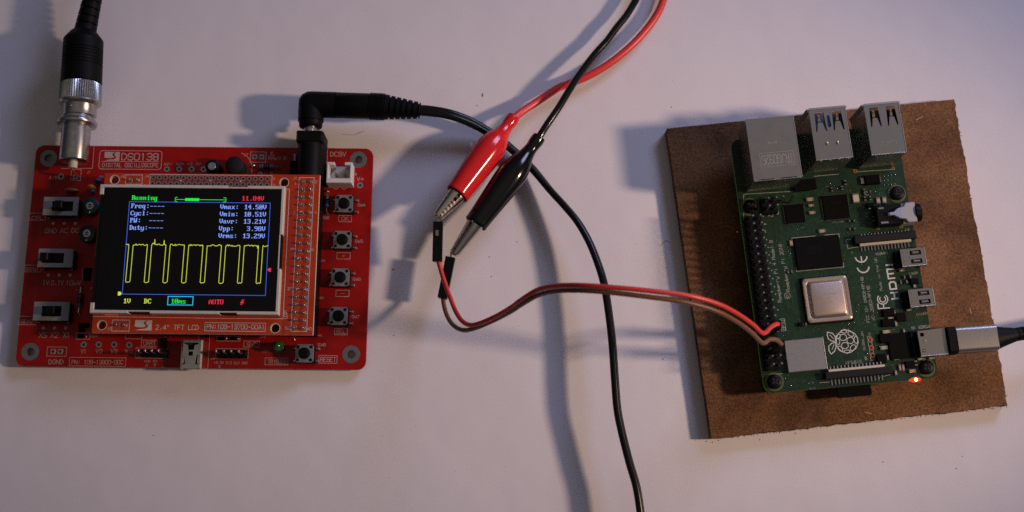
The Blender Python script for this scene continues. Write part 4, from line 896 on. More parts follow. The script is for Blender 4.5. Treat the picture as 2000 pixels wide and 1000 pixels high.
# PoE header
x, y = P.L(1503, 402, .25); PH = P.part("poe_header", MB().box(x - .25, y - .25, 0, x + .25, y + .25, .25, c=.01), K['plastic'])
for sx in (-1, 1):
    for sy in (-1, 1): link("pin", HPM, PH, (x + sx * .127, y + sy * .127, 0))
for q in (k4(465, 725) + k4(440, 755), k4(540, 715) + k4(515, 755)):
    mb = MB(); a, b_ = P.L(q[0], q[1], .5), P.L(q[2], q[3], .3); mb.tube([(a[0], a[1], .5), (b_[0], b_[1], .2), (b_[0], b_[1], 0)], .03, 6, 1, smooth=False); ob("bent_pin", mb, K['tin'], PH)
# chips
def slab(name, px0, py0, px1, py1, h, mt, pins=0, c=.008):
    """axis-aligned package from two opposite photo corners of its top"""
    a, b_ = P.L(px0, py1, h), P.L(px1, py0, h); cx, cy = (a[0] + b_[0]) / 2, (a[1] + b_[1]) / 2; w, d = abs(b_[0] - a[0]) / 2, abs(b_[1] - a[1]) / 2
    return slab_c(name, cx, cy, w, d, h, mt, pins, c)
def slab_c(name, cx, cy, w, d, h, mt, pins=0, c=.008):
    o1 = P.part(name, MB().box(-w, -d, 0, w, d, h, c=c), K[mt], 0, (cx, cy, 0))
    if pins:
        mb = MB()
        for k in range(pins):
            f = -1 + 2 * (k + .5) / pins
            for s_ in (-1, 1): mb.box(s_ * w - .03, f * d * .92 - .008, 0, s_ * w + .03, f * d * .92 + .008, .02); mb.box(f * w * .92 - .008, s_ * d - .03, 0, f * w * .92 + .008, s_ * d + .03, .02)
        ob("contact_row", mb, K['solder'], o1)
    return o1
def cc(px, py, h): return P.L(px, py, h)
x, y = cc(*k4(545, 845), .09); slab_c("interface_chip", x, y, .32, .31, .09, 'chip', 11)
x, y = cc(*k4(832, 798), .09); us = slab_c("usb_controller_chip", x, y, .42, .40, .09, 'chip', 17)
x, y = cc(1598.5, 492, .1); ram = slab_c("memory_chip", x, y, .74, .52, .10, 'chip')
mb = MB(); x0_, y0_ = x, y
for q in ([(-.78, .50), (-.78, .56), (.0, .56)], [(.3, .56), (.78, .56), (.78, .45)], [(-.78, -.4), (-.78, -.56), (.78, -.56), (.78, -.42)]): mb.ribbon([(x + u, y + v) for u, v in q], .02, .006)
def chiptext(par, s, a, b_, cap, z): mbx = MB(); text_mb(mbx, s, a, b_, cap, z, cap * .12); ob("lettering", mbx, mat("chip_mark", (.012, .0115, .0115), .6, spec=.05) if "chip_mark" not in bpy.data.materials else bpy.data.materials["chip_mark"], par)
chiptext(ram, "D9WHZ", (-.35, .12), (.1, .12), .09, .102); chiptext(ram, "8UB77", (-.35, -.04), (.1, -.04), .09, .102); chiptext(us, "VL805", (-.15, .1), (.2, .1), .08, .092)
# board print
for q in [(k4(190, 712), k4(695, 682)), (k4(682, 587), k4(850, 572)), (k4(975, 556), k4(1240, 538)), (k4(318, 856), k4(432, 850)), (k4(432, 850), k4(430, 835)), (k5(80, 210), k5(80, 36)), (k7(305, 662), k7(440, 650)), (k7(805, 738), k7(905, 730)), (k7(905, 730), k7(930, 762)), (k8(262, 705), k8(300, 682)), (k8(300, 682), k8(390, 660)),
          (k6(115, 350), k6(128, 412)), (k6(128, 412), k6(210, 400)), (k6(115, 350), k6(150, 347))]: mb.ribbon([P.L(*q[0]), P.L(*q[1])], .018, .006)
for q in (k5(332, 905) + k5(376, 985), k8(168, 285) + k8(240, 515)):
    a, b_ = P.L(q[0], q[1]), P.L(q[2], q[3]); mb.ribbon([(a[0], a[1]), (b_[0], a[1]), (b_[0], b_[1]), (a[0], b_[1])], .016, .006, closed=True)
for q in (k4(335, 965), k4(340, 920), k4(142, 975), k5(112, 193), k5(215, 188), k5(170, 195), k5(225, 243), k5(232, 297), k5(240, 350), k5(250, 405), k5(257, 458), k5(265, 512), k5(275, 565), k5(283, 622), k5(295, 678), k5(303, 730), k5(318, 840)):
    x, y = P.L(*q); mb.cyl(x, y, .022, 0, .008, 7)
po_ = ob("printed_outline", mb, K['silk_dim'], gb)
for s, a, b_, cap in [("Raspberry Pi 4 Model B", k5(345, 785), k5(280, 355), .105), ("Raspberry Pi 2018", k5(402, 712), k5(345, 382), .105), ("GPIO", k5(372, 975), k5(362, 912), .11), ("FCC ID: 2ABCB-RPI4B", k6(280, 925), k6(234, 610), .09), ("IC: 20953-RPI4B", k6(318, 915), k6(277, 672), .09),
    ("Made in the UK", k6(370, 706), k6(328, 478), .08), ("CAMERA", k6(405, 434), k6(318, 444), .075), ("DISPLAY", k7(1208, 517), k7(1050, 533), .085), ("HDMI1", k6(612, 572), k6(550, 580), .08), ("HDMI0", k6(682, 853), k6(605, 866), .08), ("POWER IN", k6(693, 945), k6(572, 958), .09), ("GLOBAL_EN", k8(150, 418), k8(127, 240), .07),
    ("RUN", k8(170, 512), k8(160, 482), .07), ("J2", k8(205, 250), k8(178, 252), .06), ("PoE", k4(362, 872), k4(398, 868), .06), ("A/V", k6(558, 270), k6(528, 274), .06), ("VIA LABS", k4(806, 912), k4(882, 906), .04), ("J3", k6(155, 432), k6(150, 440), .06)]:
    label(P, gb, 0, s, a, b_, cap, mt='silk_dim')
mb = MB(); text_mb(mb, "C", P.L(*k5(392, 753)), P.L(*k5(388, 735)), .06, .006, .014); x, y = P.L(*k5(385, 742)); mb.ribbon(circle(x, y, .095, 18), .014, .006, closed=True); ob("lettering", mb, K['silk_dim'], gb)
# CE, FCC and HDMI marks, read from the left
def arc(cx, cy, r, a0, a1, n=14): return [(cx + r * math.cos(R(a0 + (a1 - a0) * k / n)), cy + r * math.sin(R(a0 + (a1 - a0) * k / n))) for k in range(n + 1)]
mb = MB()
x, y = P.L(*k6(236, 552)); r_ = .19; x += .0; mb.ribbon(arc(x + .0, y + .06, r_, 190, 350), .045, .006)
x, y = P.L(*k6(222, 480)); mb.ribbon(arc(x, y + .06, r_, 190, 350), .045, .006); mb.ribbon([(x, y - .12), (x, y + .04)], .042, .0065)
ob("ce_mark", mb, K['silk'], gb)
mb = MB()
ori = P.L(*k6(418, 826)); ex = P.L(*k6(404, 727)); ux_ = Vector((ex[0] - ori[0], ex[1] - ori[1])); uL = ux_.length; ux_.normalize(); uy_ = Vector((-ux_.y, ux_.x))
def F(u, v): q = Vector(ori) + ux_ * u + uy_ * v; return (q.x, q.y)
hh = .36
mb.ribbon([F(0, 0), F(0, hh), F(.15, hh)], .036, .006); mb.ribbon([F(0, hh * .5), F(.13, hh * .5)], .036, .0065)
for r_ in (.165, .095): mb.ribbon([F(.30 + r_ * math.cos(R(a)), hh * .5 + r_ * math.sin(R(a))) for a in range(48, 313, 12)], .034, .006)
ob("fcc_mark", mb, K['silk'], gb)
mb = MB()
ori = P.L(*k6(478, 760)); ex = P.L(*k6(436, 512)); ux_ = Vector((ex[0] - ori[0], ex[1] - ori[1])); UL = ux_.length; ux_.normalize(); uy_ = Vector((-ux_.y, ux_.x)); hh = P.L(*k6(478, 760)); h2 = .20
for st in ([(0, 0), (0, 1)], [(.17, 0), (.17, 1)], [(0, .5), (.17, .5)], [(.27, 0), (.27, 1), (.43, 1), (.47, .75), (.47, .25), (.43, 0), (.27, 0)], [(.57, 0), (.57, 1), (.83, 1), (.83, 0)], [(.70, 1), (.70, .1)], [(.95, 0), (.95, 1)]):
    mb.ribbon([F(u * UL, v * h2) for u, v in st], .05, .006)
ob("hdmi_mark", mb, K['silk'], gb)
# raspberry emblem printed in outline
mb = MB()
def E7(pts, w=.028, z=.006): mb.ribbon([P.L(*k7(*p)) for p in pts], w, z)
def ell(cx, cy, rx, ry, rot, n=16): return [(cx + rx * math.cos(t) * math.cos(rot) - ry * math.sin(t) * math.sin(rot), cy + rx * math.cos(t) * math.sin(rot) + ry * math.sin(t) * math.cos(rot)) for t in [2 * math.pi * k / n for k in range(n + 1)]]
for cx, cy, rx, ry, ro in [(1033, 295, 34, 31, 0), (1103, 325, 34, 31, 0), (1050, 375, 34, 31, 0), (1108, 262, 32, 20, .6), (1158, 320, 18, 34, -.1), (1128, 395, 32, 22, -.9), (1072, 432, 30, 14, -.1), (1005, 405, 30, 18, .8), (983, 335, 17, 30, -.1), (985, 285, 17, 26, .7), (1040, 238, 30, 14, .1)]: E7(ell(cx, cy, rx, ry, ro), .022)
E7([(958, 345), (965, 300), (990, 255), (1040, 218), (1095, 228), (1145, 258), (1175, 300), (1180, 345), (1160, 400), (1110, 440), (1070, 450), (1020, 432), (985, 400), (965, 370), (958, 345)], .024, .0065)
E7([(960, 330), (955, 285), (930, 255), (880, 243), (878, 275), (890, 310), (920, 330), (955, 335)]); E7([(940, 310), (905, 272)], .018)
E7([(960, 350), (965, 385), (950, 430), (918, 458), (895, 425), (892, 380), (920, 352), (955, 345)]); E7([(945, 365), (925, 412)], .018)
ob("berry_emblem", mb, K['silk'], gb)
# processor with its metal lid
LT = .24; lc = P.L(1617.5, 583, LT); 
o1 = slab_c("processor", *lc, .77, .77, .06, 'chip'); s_ = .735
mb = MB()
def sq(h_, r_): return [(x, y) for x, y in rrect(-h_, -h_, h_, h_, r_, 5)]
rings = [(s_, .12, .06), (s_, .12, .215), (s_ - .025, .12, .24), (s_ - .095, .11, .24), (s_ - .125, .10, .225), (s_ - .19, .09, .165), (s_ - .20, .09, .165), (s_ - .225, .08, .20), (s_ - .25, .07, .205)]
rings = [(s_, .12, .06), (s_, .12, .14), (s_ - .02, .12, .16), (s_ - .105, .11, .162), (s_ - .125, .10, .155), (s_ - .205, .09, .235), (s_ - .225, .08, .242)]
vs = []; N_ = len(sq(1, .1))
for h_, r_, z_ in rings: vs += [(x, y, z_) for x, y in sq(h_, r_)]
fs = [(l * N_ + i, l * N_ + (i + 1) % N_, (l + 1) * N_ + (i + 1) % N_, (l + 1) * N_ + i) for l in range(len(rings) - 1) for i in range(N_)] + [tuple((len(rings) - 1) * N_ + i for i in range(N_))]
mb.add(vs, fs); ob("metal_lid", mb, K['lid'], o1, smooth=35)
for k, s in enumerate(("BCM2711ZPKFSB06C0T", "TA1833", "054-31 B3 W")):
    mbx = MB(); text_mb(mbx, s, (-.38, .12 - .13 * k), (.30 if k == 0 else .1, .12 - .13 * k), .055, .242, .007); ob("lettering", mbx, mat("lid_mark", (.33, .27, .22), .5, .6) if "lid_mark" not in bpy.data.materials else bpy.data.materials["lid_mark"], o1)
# radio shield
x, y = P.L(1573.5, 693, .15); mb = MB(); mb.box(-.63, -.52, 0, .63, .52, .16, c=.02); rs = P.part("radio_shield", mb, K['shield'], 0, (x, y, 0)); glint_strips(rs, .63, .52, .162, .016, 'r')
mb = MB()
for i in range(26): u, v = rg.uniform(-.58, .58), rg.uniform(-.48, .48); mb.cyl(u, v, rg.uniform(.004, .012), .16, .162, 6)
ob("pitting", mb, K['shell_edge'], rs)
# small surface parts
def smd(px, py, w, d, mt, h=.07, rz=0.0, ends=True):
    x, y = P.L(px, py, h); o1 = P.part("chip_capacitor" if mt in ('beige', 'beige_l') else "chip_component", MB().box(-w, -d, 0, w, d, h, c=.008), K[mt], 0, (x, y, 0), rz)
    if ends:
        mb = MB(); 
        for s_ in (-1, 1): mb.box(s_ * w - (.02 if s_ > 0 else .035), -d - .006, 0, s_ * w + (.035 if s_ > 0 else .02), d + .006, h + .004, c=.006)
        ob("end_cap", mb, K['solder'], o1)
H = math.pi / 2
for px, py, w, d, mt, rz in [(1582, 389, .09, .06, 'beige', 0), (1584.5, 401, .06, .04, 'beige', 0), (1586.5, 415, .075, .05, 'beige', 0), (1672, 387, .13, .10, 'beige_l', H), (1715.5, 391.5, .075, .06, 'beige', H), (1727.5, 390.5, .075, .06, 'beige', H), (1606, 451, .085, .055, 'beige', 0), (1545.5, 474.5, .07, .05, 'beige', H),
    (*k8(358, 240), .10, .06, 'beige', 0), (*k8(332, 395), .09, .06, 'beige', 0), (*k8(400, 108), .06, .04, 'beige', 0), (*k8(435, 55), .05, .035, 'beige', H), (*k8(452, 160), .06, .035, 'beige', H), (*k8(530, 235), .05, .03, 'beige', H), (*k8(435, 280), .05, .04, 'chip', 0), (*k8(490, 590), .07, .035, 'beige', H), (*k8(523, 590), .07, .035, 'beige', H),
    (*k8(612, 622), .08, .05, 'beige', 0), (*k8(450, 640), .05, .035, 'beige', H), (*k8(645, 545), .05, .045, 'chip', H), (*k8(370, 490), .05, .03, 'beige', H), (1651.5, 356.5, .05, .035, 'chip', H), (1645, 367, .04, .03, 'chip', H), (1625, 370, .04, .02, 'chip', H), (1690, 388, .04, .03, 'chip', H), (1700, 387, .04, .03, 'chip', H),
    (1698, 404, .05, .035, 'chip', H), (1707, 427, .05, .035, 'chip', H), (1664, 431, .07, .03, 'chip', 0), (1665, 447, .07, .03, 'chip', 0), (*k5(405, 575), .05, .04, 'chip', 0), (*k6(545, 610), .09, .05, 'chip', 0), (*k6(520, 645), .09, .05, 'chip', 0), (*k6(505, 565), .05, .03, 'beige', 0), (*k6(452, 525), .06, .03, 'chip', 0), (*k6(595, 670), .04, .04, 'beige', H),
    (*k6(520, 885), .04, .03, 'beige', H), (*k6(555, 840), .05, .03, 'beige', 0), (*k7(655, 165), .05, .04, 'chip', 0), (*k8(800, 498), .06, .03, 'beige', 0), (*k8(690, 505), .06, .03, 'beige', 0), (*k8(455, 510), .05, .02, 'gold', 0), (*k4(1060, 695), .05, .03, 'chip', 0), (*k4(1030, 690), .05, .03, 'chip', H), (1690, 377, .04, .03, 'chip', H)]: smd(px, py, w, d, mt, rz=rz)
for px, py, w, d in [(*k8(380, 50), .19, .12), (*k8(500, 95), .16, .14), (*k8(375, 150), .20, .12), (*k8(350, 300), .19, .15), (*k8(310, 500), .15, .15), (*k8(585, 560), .13, .11), (*k6(595, 640), .13, .10), (1700, 400, .12, .07), (*k5(480, 940), .07, .06)]:
    x, y = P.L(px, py, .11); slab_c("small_chip", x, y, w, d, .11, 'chip', 0, .015)
x, y = P.L(*k8(500, 375), .12); slab_c("power_chip", x, y, .38, .42, .09, 'chip', 0, .01)
x, y = P.L(*k4(620, 640), .2); slab_c("choke_block", x, y, .38, .19, .10, 'chip', 0, .01)
x, y = P.L(*k4(1085, 608), .16); dq = slab_c("diode", x, y, .25, .15, .16, 'chip', 0, .02)
mb = MB(); mb.box(-.36, -.11, 0, -.255, .11, .09, c=.01); mb.box(.255, -.11, 0, .30, .11, .12, c=.01); ob("end_cap", mb, K['solder'], dq)
mb = MB()
for k in range(12): x, y = P.L(1727 + 7 * (k % 4) , 344 + 9 * (k // 4) - (k % 4), .03); mb.lathe([(0, .024), (.025, .018), (.03, .003)], (x, y, 0), (0, 0, 1), 8)
for k in range(30): x, y = P.L(1677 + 4.4 * (k % 5) + rg.uniform(-.5, .5), 411 + 6 * (k // 5), .03); mb.lathe([(0, .015), (.02, .01), (.025, .002)], (x, y, 0), (0, 0, 1), 6)
for k in range(46): x, y = P.L(rg.uniform(1660, 1800), rg.uniform(585, 725)); mb.lathe([(0, .014), (.012, .008), (.015, .002)], (x, y, 0), (0, 0, 1), 6)
for k in range(20): x, y = P.L(rg.uniform(1650, 1740), rg.uniform(372, 384)); mb.lathe([(0, .014), (.012, .008), (.015, .002)], (x, y, 0), (0, 0, 1), 6)
for (xa, xb, ya, yb, n_) in ((1590, 1650, 355, 375, 10), (1530, 1600, 640, 655, 8), (1625, 1660, 640, 652, 5), (1640, 1680, 620, 650, 7), (1500, 1560, 735, 760, 6), (1550, 1600, 440, 455, 6), (1655, 1700, 440, 520, 9), (1735, 1790, 590, 650, 14), (1530, 1560, 480, 520, 6), (1600, 1640, 430, 450, 6)):
    for k in range(n_): x, y = P.L(rg.uniform(xa, xb), rg.uniform(ya, yb)); mb.lathe([(0, .015), (.012, .009), (.015, .002)], (x, y, 0), (0, 0, 1), 6)
x, y = P.L(*k7(525, 765), .03); mb.lathe([(0, .03), (.02, .024), (.03, .003)], (x, y, 0), (0, 0, 1), 8)
for q in ((700, 742), (738, 738), (716, 795), (750, 790)): x, y = P.L(*k7(*q)); mb.box(x - .035, y - .012, 0, x + .035, y + .012, .01)
o = P.part("solder_dots", mb, K['solder'], 60); o['kind'] = 'stuff'
for q in (k8(200, 320), k8(210, 397), k8(222, 470)):
    x, y = P.L(*q); mb = MB(); mb.ring(0, 0, .048, .085, 0, .01, 16); mb.cyl(0, 0, .05, 0, .004, 12, m=1); ob("copper_pad", mb, [K['copper'], K['hole']], gb, (x, y, 0))
for q in ((*k6(340, 270), .06), (*k6(500, 258), .06), (*k4(965, 550), .07), (*k4(1230, 530), .05)):
    x, y = P.L(q[0], q[1]); mb = MB(); mb.ring(0, 0, .03, q[2], 0, .01, 14); ob("copper_pad", mb, K['copper'], gb, (x, y, 0))
# ribbon cable connectors
def ffc(pl, pr, npin, flip):
    """pl, pr: photo ends of the black bar; pins below (flip=1) or above"""
    h = .22; a, b_ = P.L(*pl, h), P.L(*pr, h); cx, cy = (a[0] + b_[0]) / 2, (a[1] + b_[1]) / 2; w = math.hypot(b_[0] - a[0], b_[1] - a[1]) / 2
    o1 = P.part("ribbon_connector", MB().box(-w, -.11, 0, w, .14, .24, c=.02), K['ferrite'], 0, (cx, cy, 0))
    sg = flip
    mb = MB(); yb_ = sg * (.19 if sg < 0 else .25); mb.box(-w + .17, min(yb_, yb_ - .09 * sg), .0, w - .17, max(yb_, yb_ - .09 * sg), .15, c=.01); ob("cream_body", mb, K['cream'], o1)
    mb = MB()
    for k in range(npin): u = (-w + .24) + (2 * w - .48) * k / (npin - 1); mb.box(u - .022, min(yb_ * 1.02, yb_ + sg * .16), 0, u + .022, max(yb_ * 1.02, yb_ + sg * .16), .035, c=.004)
    ob("contact_row", mb, K['solder'], o1)
    mb = MB()
    for k in range(npin): u = (-w + .24) + (2 * w - .48) * k / (npin - 1); y_ = -sg * (.16 if sg < 0 else .125); mb.box(u - .014, y_ - .02, .2, u + .014, y_ + .02, .246)
    ob("latch_teeth", mb, K['padm'], o1)
    return o1
ffc((1669, 468), (1790, 460), 15, -1)
h = .22; a, b_ = P.L(1613, 737, h), P.L(1742, 718, h); cx, cy = (a[0] + b_[0]) / 2, (a[1] + b_[1]) / 2; w = math.hypot(b_[0] - a[0], b_[1] - a[1]) / 2
o1 = P.part("ribbon_connector", MB().box(-w, -.12, 0, w, .10, .22, c=.02), K['ferrite'], 0, (cx, cy, 0))
mb = MB(); mb.box(-w + .13, .11, .0, w - .20, .19, .17, c=.01); ob("cream_body", mb, K['cream'], o1)
mb = MB(); mbt = MB()
for k in range(15): u = (-w + .22) + (2 * w - .52) * k / 14; mb.box(u - .022, -.30, 0, u + .022, -.125, .035, c=.004); mbt.box(u - .02, .19, .02, u + .02, .29, .12, c=.005)
ob("contact_row", mb, K['solder'], o1); ob("latch_teeth", mbt, K['padm'], o1)
# HDMI sockets
for q in ((1784, 502), (1800, 581)):
    x, y = P.L(*q, .3); hw, hd = .40, .29
    mb = MB()
    mb.plate([(-hw, -hd), (hw, -hd), (hw, hd), (-hw, hd)], [[(-.10 + dx, s_ * .14 - .075), (.27 + dx, s_ * .14 - .075), (.27 + dx, s_ * .14 + .075), (-.10 + dx, s_ * .14 + .075)] for s_ in (-1, 1) for dx in (0,)], .27, .30)
    for s_ in (-1, 1): mb.box(-hw, s_ * hd - (.03 if s_ > 0 else 0), .02, hw, s_ * hd + (.03 if s_ < 0 else 0), .268)
    o1 = P.part("hdmi_socket", mb, K['shell'], 0, (x, y, 0)); glint_strips(o1, hw, hd, .302, .02)
    mb = MB(); mb.box(-hw + .02, -hd + .05, .03, hw - .03, hd - .05, .2); ob("socket_core", mb, K['hole'], o1)
    mb = MB(); mb.box(-hw - .14, -hd + .02, 0, -hw - .002, hd - .02, .16, c=.02); ob("rear_block", mb, K['plastic'], o1)
    mb = MB()
    for s_ in (-1, 1): mb.prism([(-.04, s_ * .14 - .05), (.21, s_ * .14 - .045), (.21, s_ * .14 + .045), (-.04, s_ * .14 + .05)], .25, .335, .035)
    ob("spring_tongue", mb, K['chrome'], o1)
    mb = MB()
    for u, v in ((-.3, -.1), (-.3, .18), (-.12, .0), (.37, .32), (.37, -.32), (-.35, -.3)): mb.cyl(u, v, .025, .1, .315, 8, .01)
    ob("solder_tab", mb, K['solder'], o1)
# audio socket
x, y = P.L(*k4(1255, 845), .5); mb = MB(); mb.box(-.62, -.33, 0, .20, .33, .40, c=.02); au = P.part("audio_socket", mb, K['plastic'], 0, (x, y, 0))
mb = MB(); mb.prism([(-.28, -.04), (-.12, -.05), (.05, -.17), (.25, -.21), (.33, -.33), (.63, -.33), (.63, .33), (.33, .33), (.25, .21), (.05, .17), (-.12, .05), (-.28, .04)], .402, .52, .02)
mb.box(.205, -.33, 0, .63, .33, .40); ob("grey_top", mb, mat("grey_plastic", (.36, .36, .38), .45, noise=.15, nscale=12), au)
mb = MB(); mb.prism([(-.24, -.045), (-.10, -.05), (.08, -.17), (.16, -.18), (.16, .18), (.08, .17), (-.10, .05), (-.24, .045)], .52, .535, .006); ob("blue_grey_ramp", mb, mat("pale_ramp", (.32, .38, .50), .35, .3), au)
mb = MB(); mb.box(-.56, .20, .40, -.36, .27, .43, c=.01); mb.box(-.54, -.29, .40, -.28, -.21, .43, c=.01); ob("contact", mb, K['tin'], au)
mb = MB(); mb.lathe([(.632, .30), (.64, .30), (.80, .30), (.82, .27)], (0, 0, .30), (1, 0, 0), 26); mb.lathe([(.81, .18), (.825, .17)], (0, 0, .30), (1, 0, 0), 20); ob("round_mouth", mb, K['plastic'], au, smooth=40)
# USB-C power socket
a, b_ = P.L(1795, 671, .32), P.L(1848, 667, .32); cx, cy = (a[0] + b_[0]) / 2, (a[1] + b_[1]) / 2
mb = MB(); mb.plate([(-.43, -.41), (.45, -.43), (.45, .43), (-.43, .41)], [[(-.36, -.28), (-.26, -.28), (-.26, -.18), (-.36, -.18)], [(-.36, .22), (-.24, .22), (-.24, .34), (-.36, .34)]], .30, .33)
mb.box(-.43, -.41, .02, .45, -.38, .298); mb.box(-.43, .38, .02, .45, .41, .298); mb.box(-.43, -.38, .02, .45, .38, .03)
uc = P.part("power_socket", mb, K['shell'], 0, (cx, cy, 0)); glint_strips(uc, .43, .41, .332, .018, 'f')
mb = MB(); mb.box(-.42, -.37, .05, -.2, .37, .22); ob("socket_core", mb, K['hole'], uc)
mb = MB(); mb.prism([(-.27, .0), (-.15, .02), (-.19, .16), (-.29, .13)], .331, .345, .005); mb.ribbon([(.28, -.36), (.28, .36)], .014, .334); mb.box(-.34, -.26, .28, -.27, -.20, .335); ob("spring_tongue", mb, K['chrome'], uc)
mb = MB(); mb.box(-.60, -.42, 0, -.435, .42, .12, c=.01); ob("rear_block", mb, K['plastic'], uc)
# indicator lamp, its glowing body widened to stand in for the lens halo
x, y = P.L(1788, 741.5, .06); mb = MB(); mb.prism([(.19 * math.cos(a * .4488) + .01, .085 * math.sin(a * .4488)) for a in range(14)], 0, .05, .02); ol = P.part("indicator_lamp", mb, K['red_glow'], 0, (x, y, 0))
mb = MB(); mb.lathe([(0, .05), (.03, .05), (.05, .038), (.06, .02), (.062, .003)], (.02, 0, .03), (0, 0, 1), 14); ob("lamp_die", mb, K['lit_red'], ol)
mb = MB(); mb.box(-.20, -.03, 0, -.14, .03, .05, c=.01); ob("lamp_end", mb, K['red_glow'], ol)

# tall ports
def port(name, px4, h, cuts, lipw=True, mtn='shell'):
    """px4: the photo corners of the top face, back-left, back-right, front-right, front-left"""
    c4_ = [P.L(*q, h) for q in px4]; x0 = (c4_[0][0] + c4_[3][0]) / 2; x1 = (c4_[1][0] + c4_[2][0]) / 2; y1 = (c4_[0][1] + c4_[1][1]) / 2; y0 = (c4_[2][1] + c4_[3][1]) / 2
    cx, cy, w, d = (x0 + x1) / 2, (y0 + y1) / 2, (x1 - x0) / 2, (y1 - y0) / 2; tk_ = .03
    mb = MB(); mb.plate([(-w, -d), (w, -d), (w, d), (-w, d)], [[(u * w, v * d) for u, v in c] for c in cuts], h - tk_, h)
    for s_ in (-1, 1): mb.box(s_ * w - (tk_ if s_ > 0 else 0), -d, 0, s_ * w + (tk_ if s_ < 0 else 0), d, h - tk_ - .001)
    mb.box(-w + tk_, -d, .06, w - tk_, -d + tk_, h - tk_ - .001)
    return P.part(name, mb, K[mtn], 0, (cx, cy, 0)), w, d
e4 = [k4(193, 190), k4(531, 162), k4(599, 590), k4(265, 625)]
o1, w, d = port("network_socket", e4, 1.35, [[(-.78, -.985), (-.18, -.985), (-.18, -.955), (-.78, -.955)], [(.08, -.985), (.78, -.985), (.78, -.955), (.08, -.955)]])
mb = MB(); mb.box(-w + .04, -d + .06, .02, w - .04, d - .45, 1.30); mb.box(-w + .04, d - .45, .02, -w + .12, d - .01, 1.3); mb.box(w - .12, d - .45, .02, w - .04, d - .01, 1.3); mb.box(-w + .13, d - .45, .02, w - .13, d - .01, .3); ob("socket_core", mb, K['plastic'], o1)
glint_strips(o1, w, d, 1.35, .020)
mb = MB(); text_mb(mb, "TRJG0926", (w * .72, -.22), (-w * .55, -.22), .30, 1.353, .016); mb.ribbon([(-w * .62, -.60), (w * .78, -.60), (w * .78, -.14), (-w * .62, -.14)], .010, 1.3525, closed=True)
mb.v = [(x_, y_, z_) for x_, y_, z_ in mb.v]; ob("lettering", mb, K['etched'], o1); mb = MB(); text_mb(mb, "0719", (.12, .22), (-.14, .22), .05, 1.353, .01); ob("lettering", mb, K['etched'], o1)
mb = MB()
for i in range(14): u, v = rg.uniform(-w, w) * .9, rg.uniform(-d, -d * .4); mb.ribbon([(u, v), (u + .03, v + .04)], .008, 1.3522)
ob("scuff", mb, K['shell_edge'], o1)
def usb(px4, cuts, name, extra):
    o1, w, d = port(name, px4, 1.6, cuts); glint_strips(o1, w, d, 1.6, .024)
    mb = MB(); mb.box(-w + .035, -d + .05, .02, w - .035, d - .15, .15); mb.box(-w + .06, -d + .06, 1.18, w - .06, d - .12, 1.32); ob("tongue", mb, K['blue_tongue'] if extra else K['plastic'], o1)
    mb = MB(); mb.box(-w + .02, -d + .04, .02, w - .02, -d + .3, 1.5); mb.box(-w + .035, -d + .3, .80, w - .035, d - .12, .9); ob("socket_core", mb, K['hole'], o1)
    mb = MB(); mb.box(-w - .02, d, 0, w + .02, d + .03, .08); mb.prism([(-w, d - .02), (w, d - .02), (w, d + .05), (-w, d + .05)], 1.585, 1.615, .005)
    for s_ in (-1, 1): mb.prism([(s_ * w, d - .12), (s_ * (w + .07), d + .03), (s_ * (w + .05), d + .05), (s_ * (w - .02), d + .0)], .1, 1.56)
    ob("flared_lip", mb, K['shell_edge'], o1)
    mb = MB()
    for s_ in (-1, 1): mb.prism([(s_ * .50 * w - .05, d * .50), (s_ * .50 * w + .05, d * .50), (s_ * .50 * w + .035, d * .80), (s_ * .50 * w - .035, d * .80)], 1.53, 1.56, .01); mb.prism([(s_ * .50 * w - .03, d * .66), (s_ * .50 * w + .03, d * .66), (s_ * .50 * w + .03, d * .74), (s_ * .50 * w - .03, d * .74)], 1.56, 1.585, .01)
    ob("spring_tongue", mb, K['brass'], o1)
    mb = MB()
    for k in range(4): mb.cyl(-w * .75 + k * w * .5, -d - .01, .035, 1.50, 1.60, 8, .01)
    if not extra: mb = MB(); mb.box(-w * .55, -d - .004, 1.45, -w * .1, -d + .004, 1.57, m=0); mb.box(w * .2, -d - .004, 1.45, w * .65, -d + .004, 1.57)
    ob("seam_tab", mb, K['shell_edge'] if extra else K['brass'], o1)
    return o1, w, d
def vcut(cx, s=1.0):    # the pair of slits round a spring tongue
    return [(cx - .24 * s, .88), (cx - .29 * s, .10), (cx - .22 * s, .12), (cx - .13 * s, .46), (cx + .13 * s, .46), (cx + .25 * s, .10), (cx + .32 * s, .12), (cx + .25 * s, .88)]
o1, w, d = usb([k4(645, 122), k4(885, 103), k4(960, 455), k4(690, 475)], [vcut(-.48), vcut(.48), [(-.07, .72), (-.10, .30), (0, .22), (.10, .30), (.07, .72)]], "usb_socket", True)
o1['label'] = 'double socket with blue tongues'
mb = MB()
for s_ in (-1, 1): mb.lathe([(0, .05), (.03, .045), (.04, .01)], (s_ * .17, -d * .38, 1.6), (0, 0, 1), 10)
ob("dimple", mb, K['brass'], o1, smooth=40)
o1, w, d = usb([k4(1030, 92), k4(1255, 72), k4(1338, 415), k4(1075, 443)], [vcut(-.48), vcut(.48)], "usb_socket", False)
mb = MB()
for q in (arc(-.12, -d * .62, .09, 60, 200, 6), arc(.03, -d * .6, .05, 0, 140, 5), arc(.20, -d * .58, .09, -30, 150, 6), arc(-.02, -d * .7, .04, 0, 200, 4)): mb.ribbon(q, .012, 1.603)
ob("stamped_mark", mb, K['shell_edge'], o1)

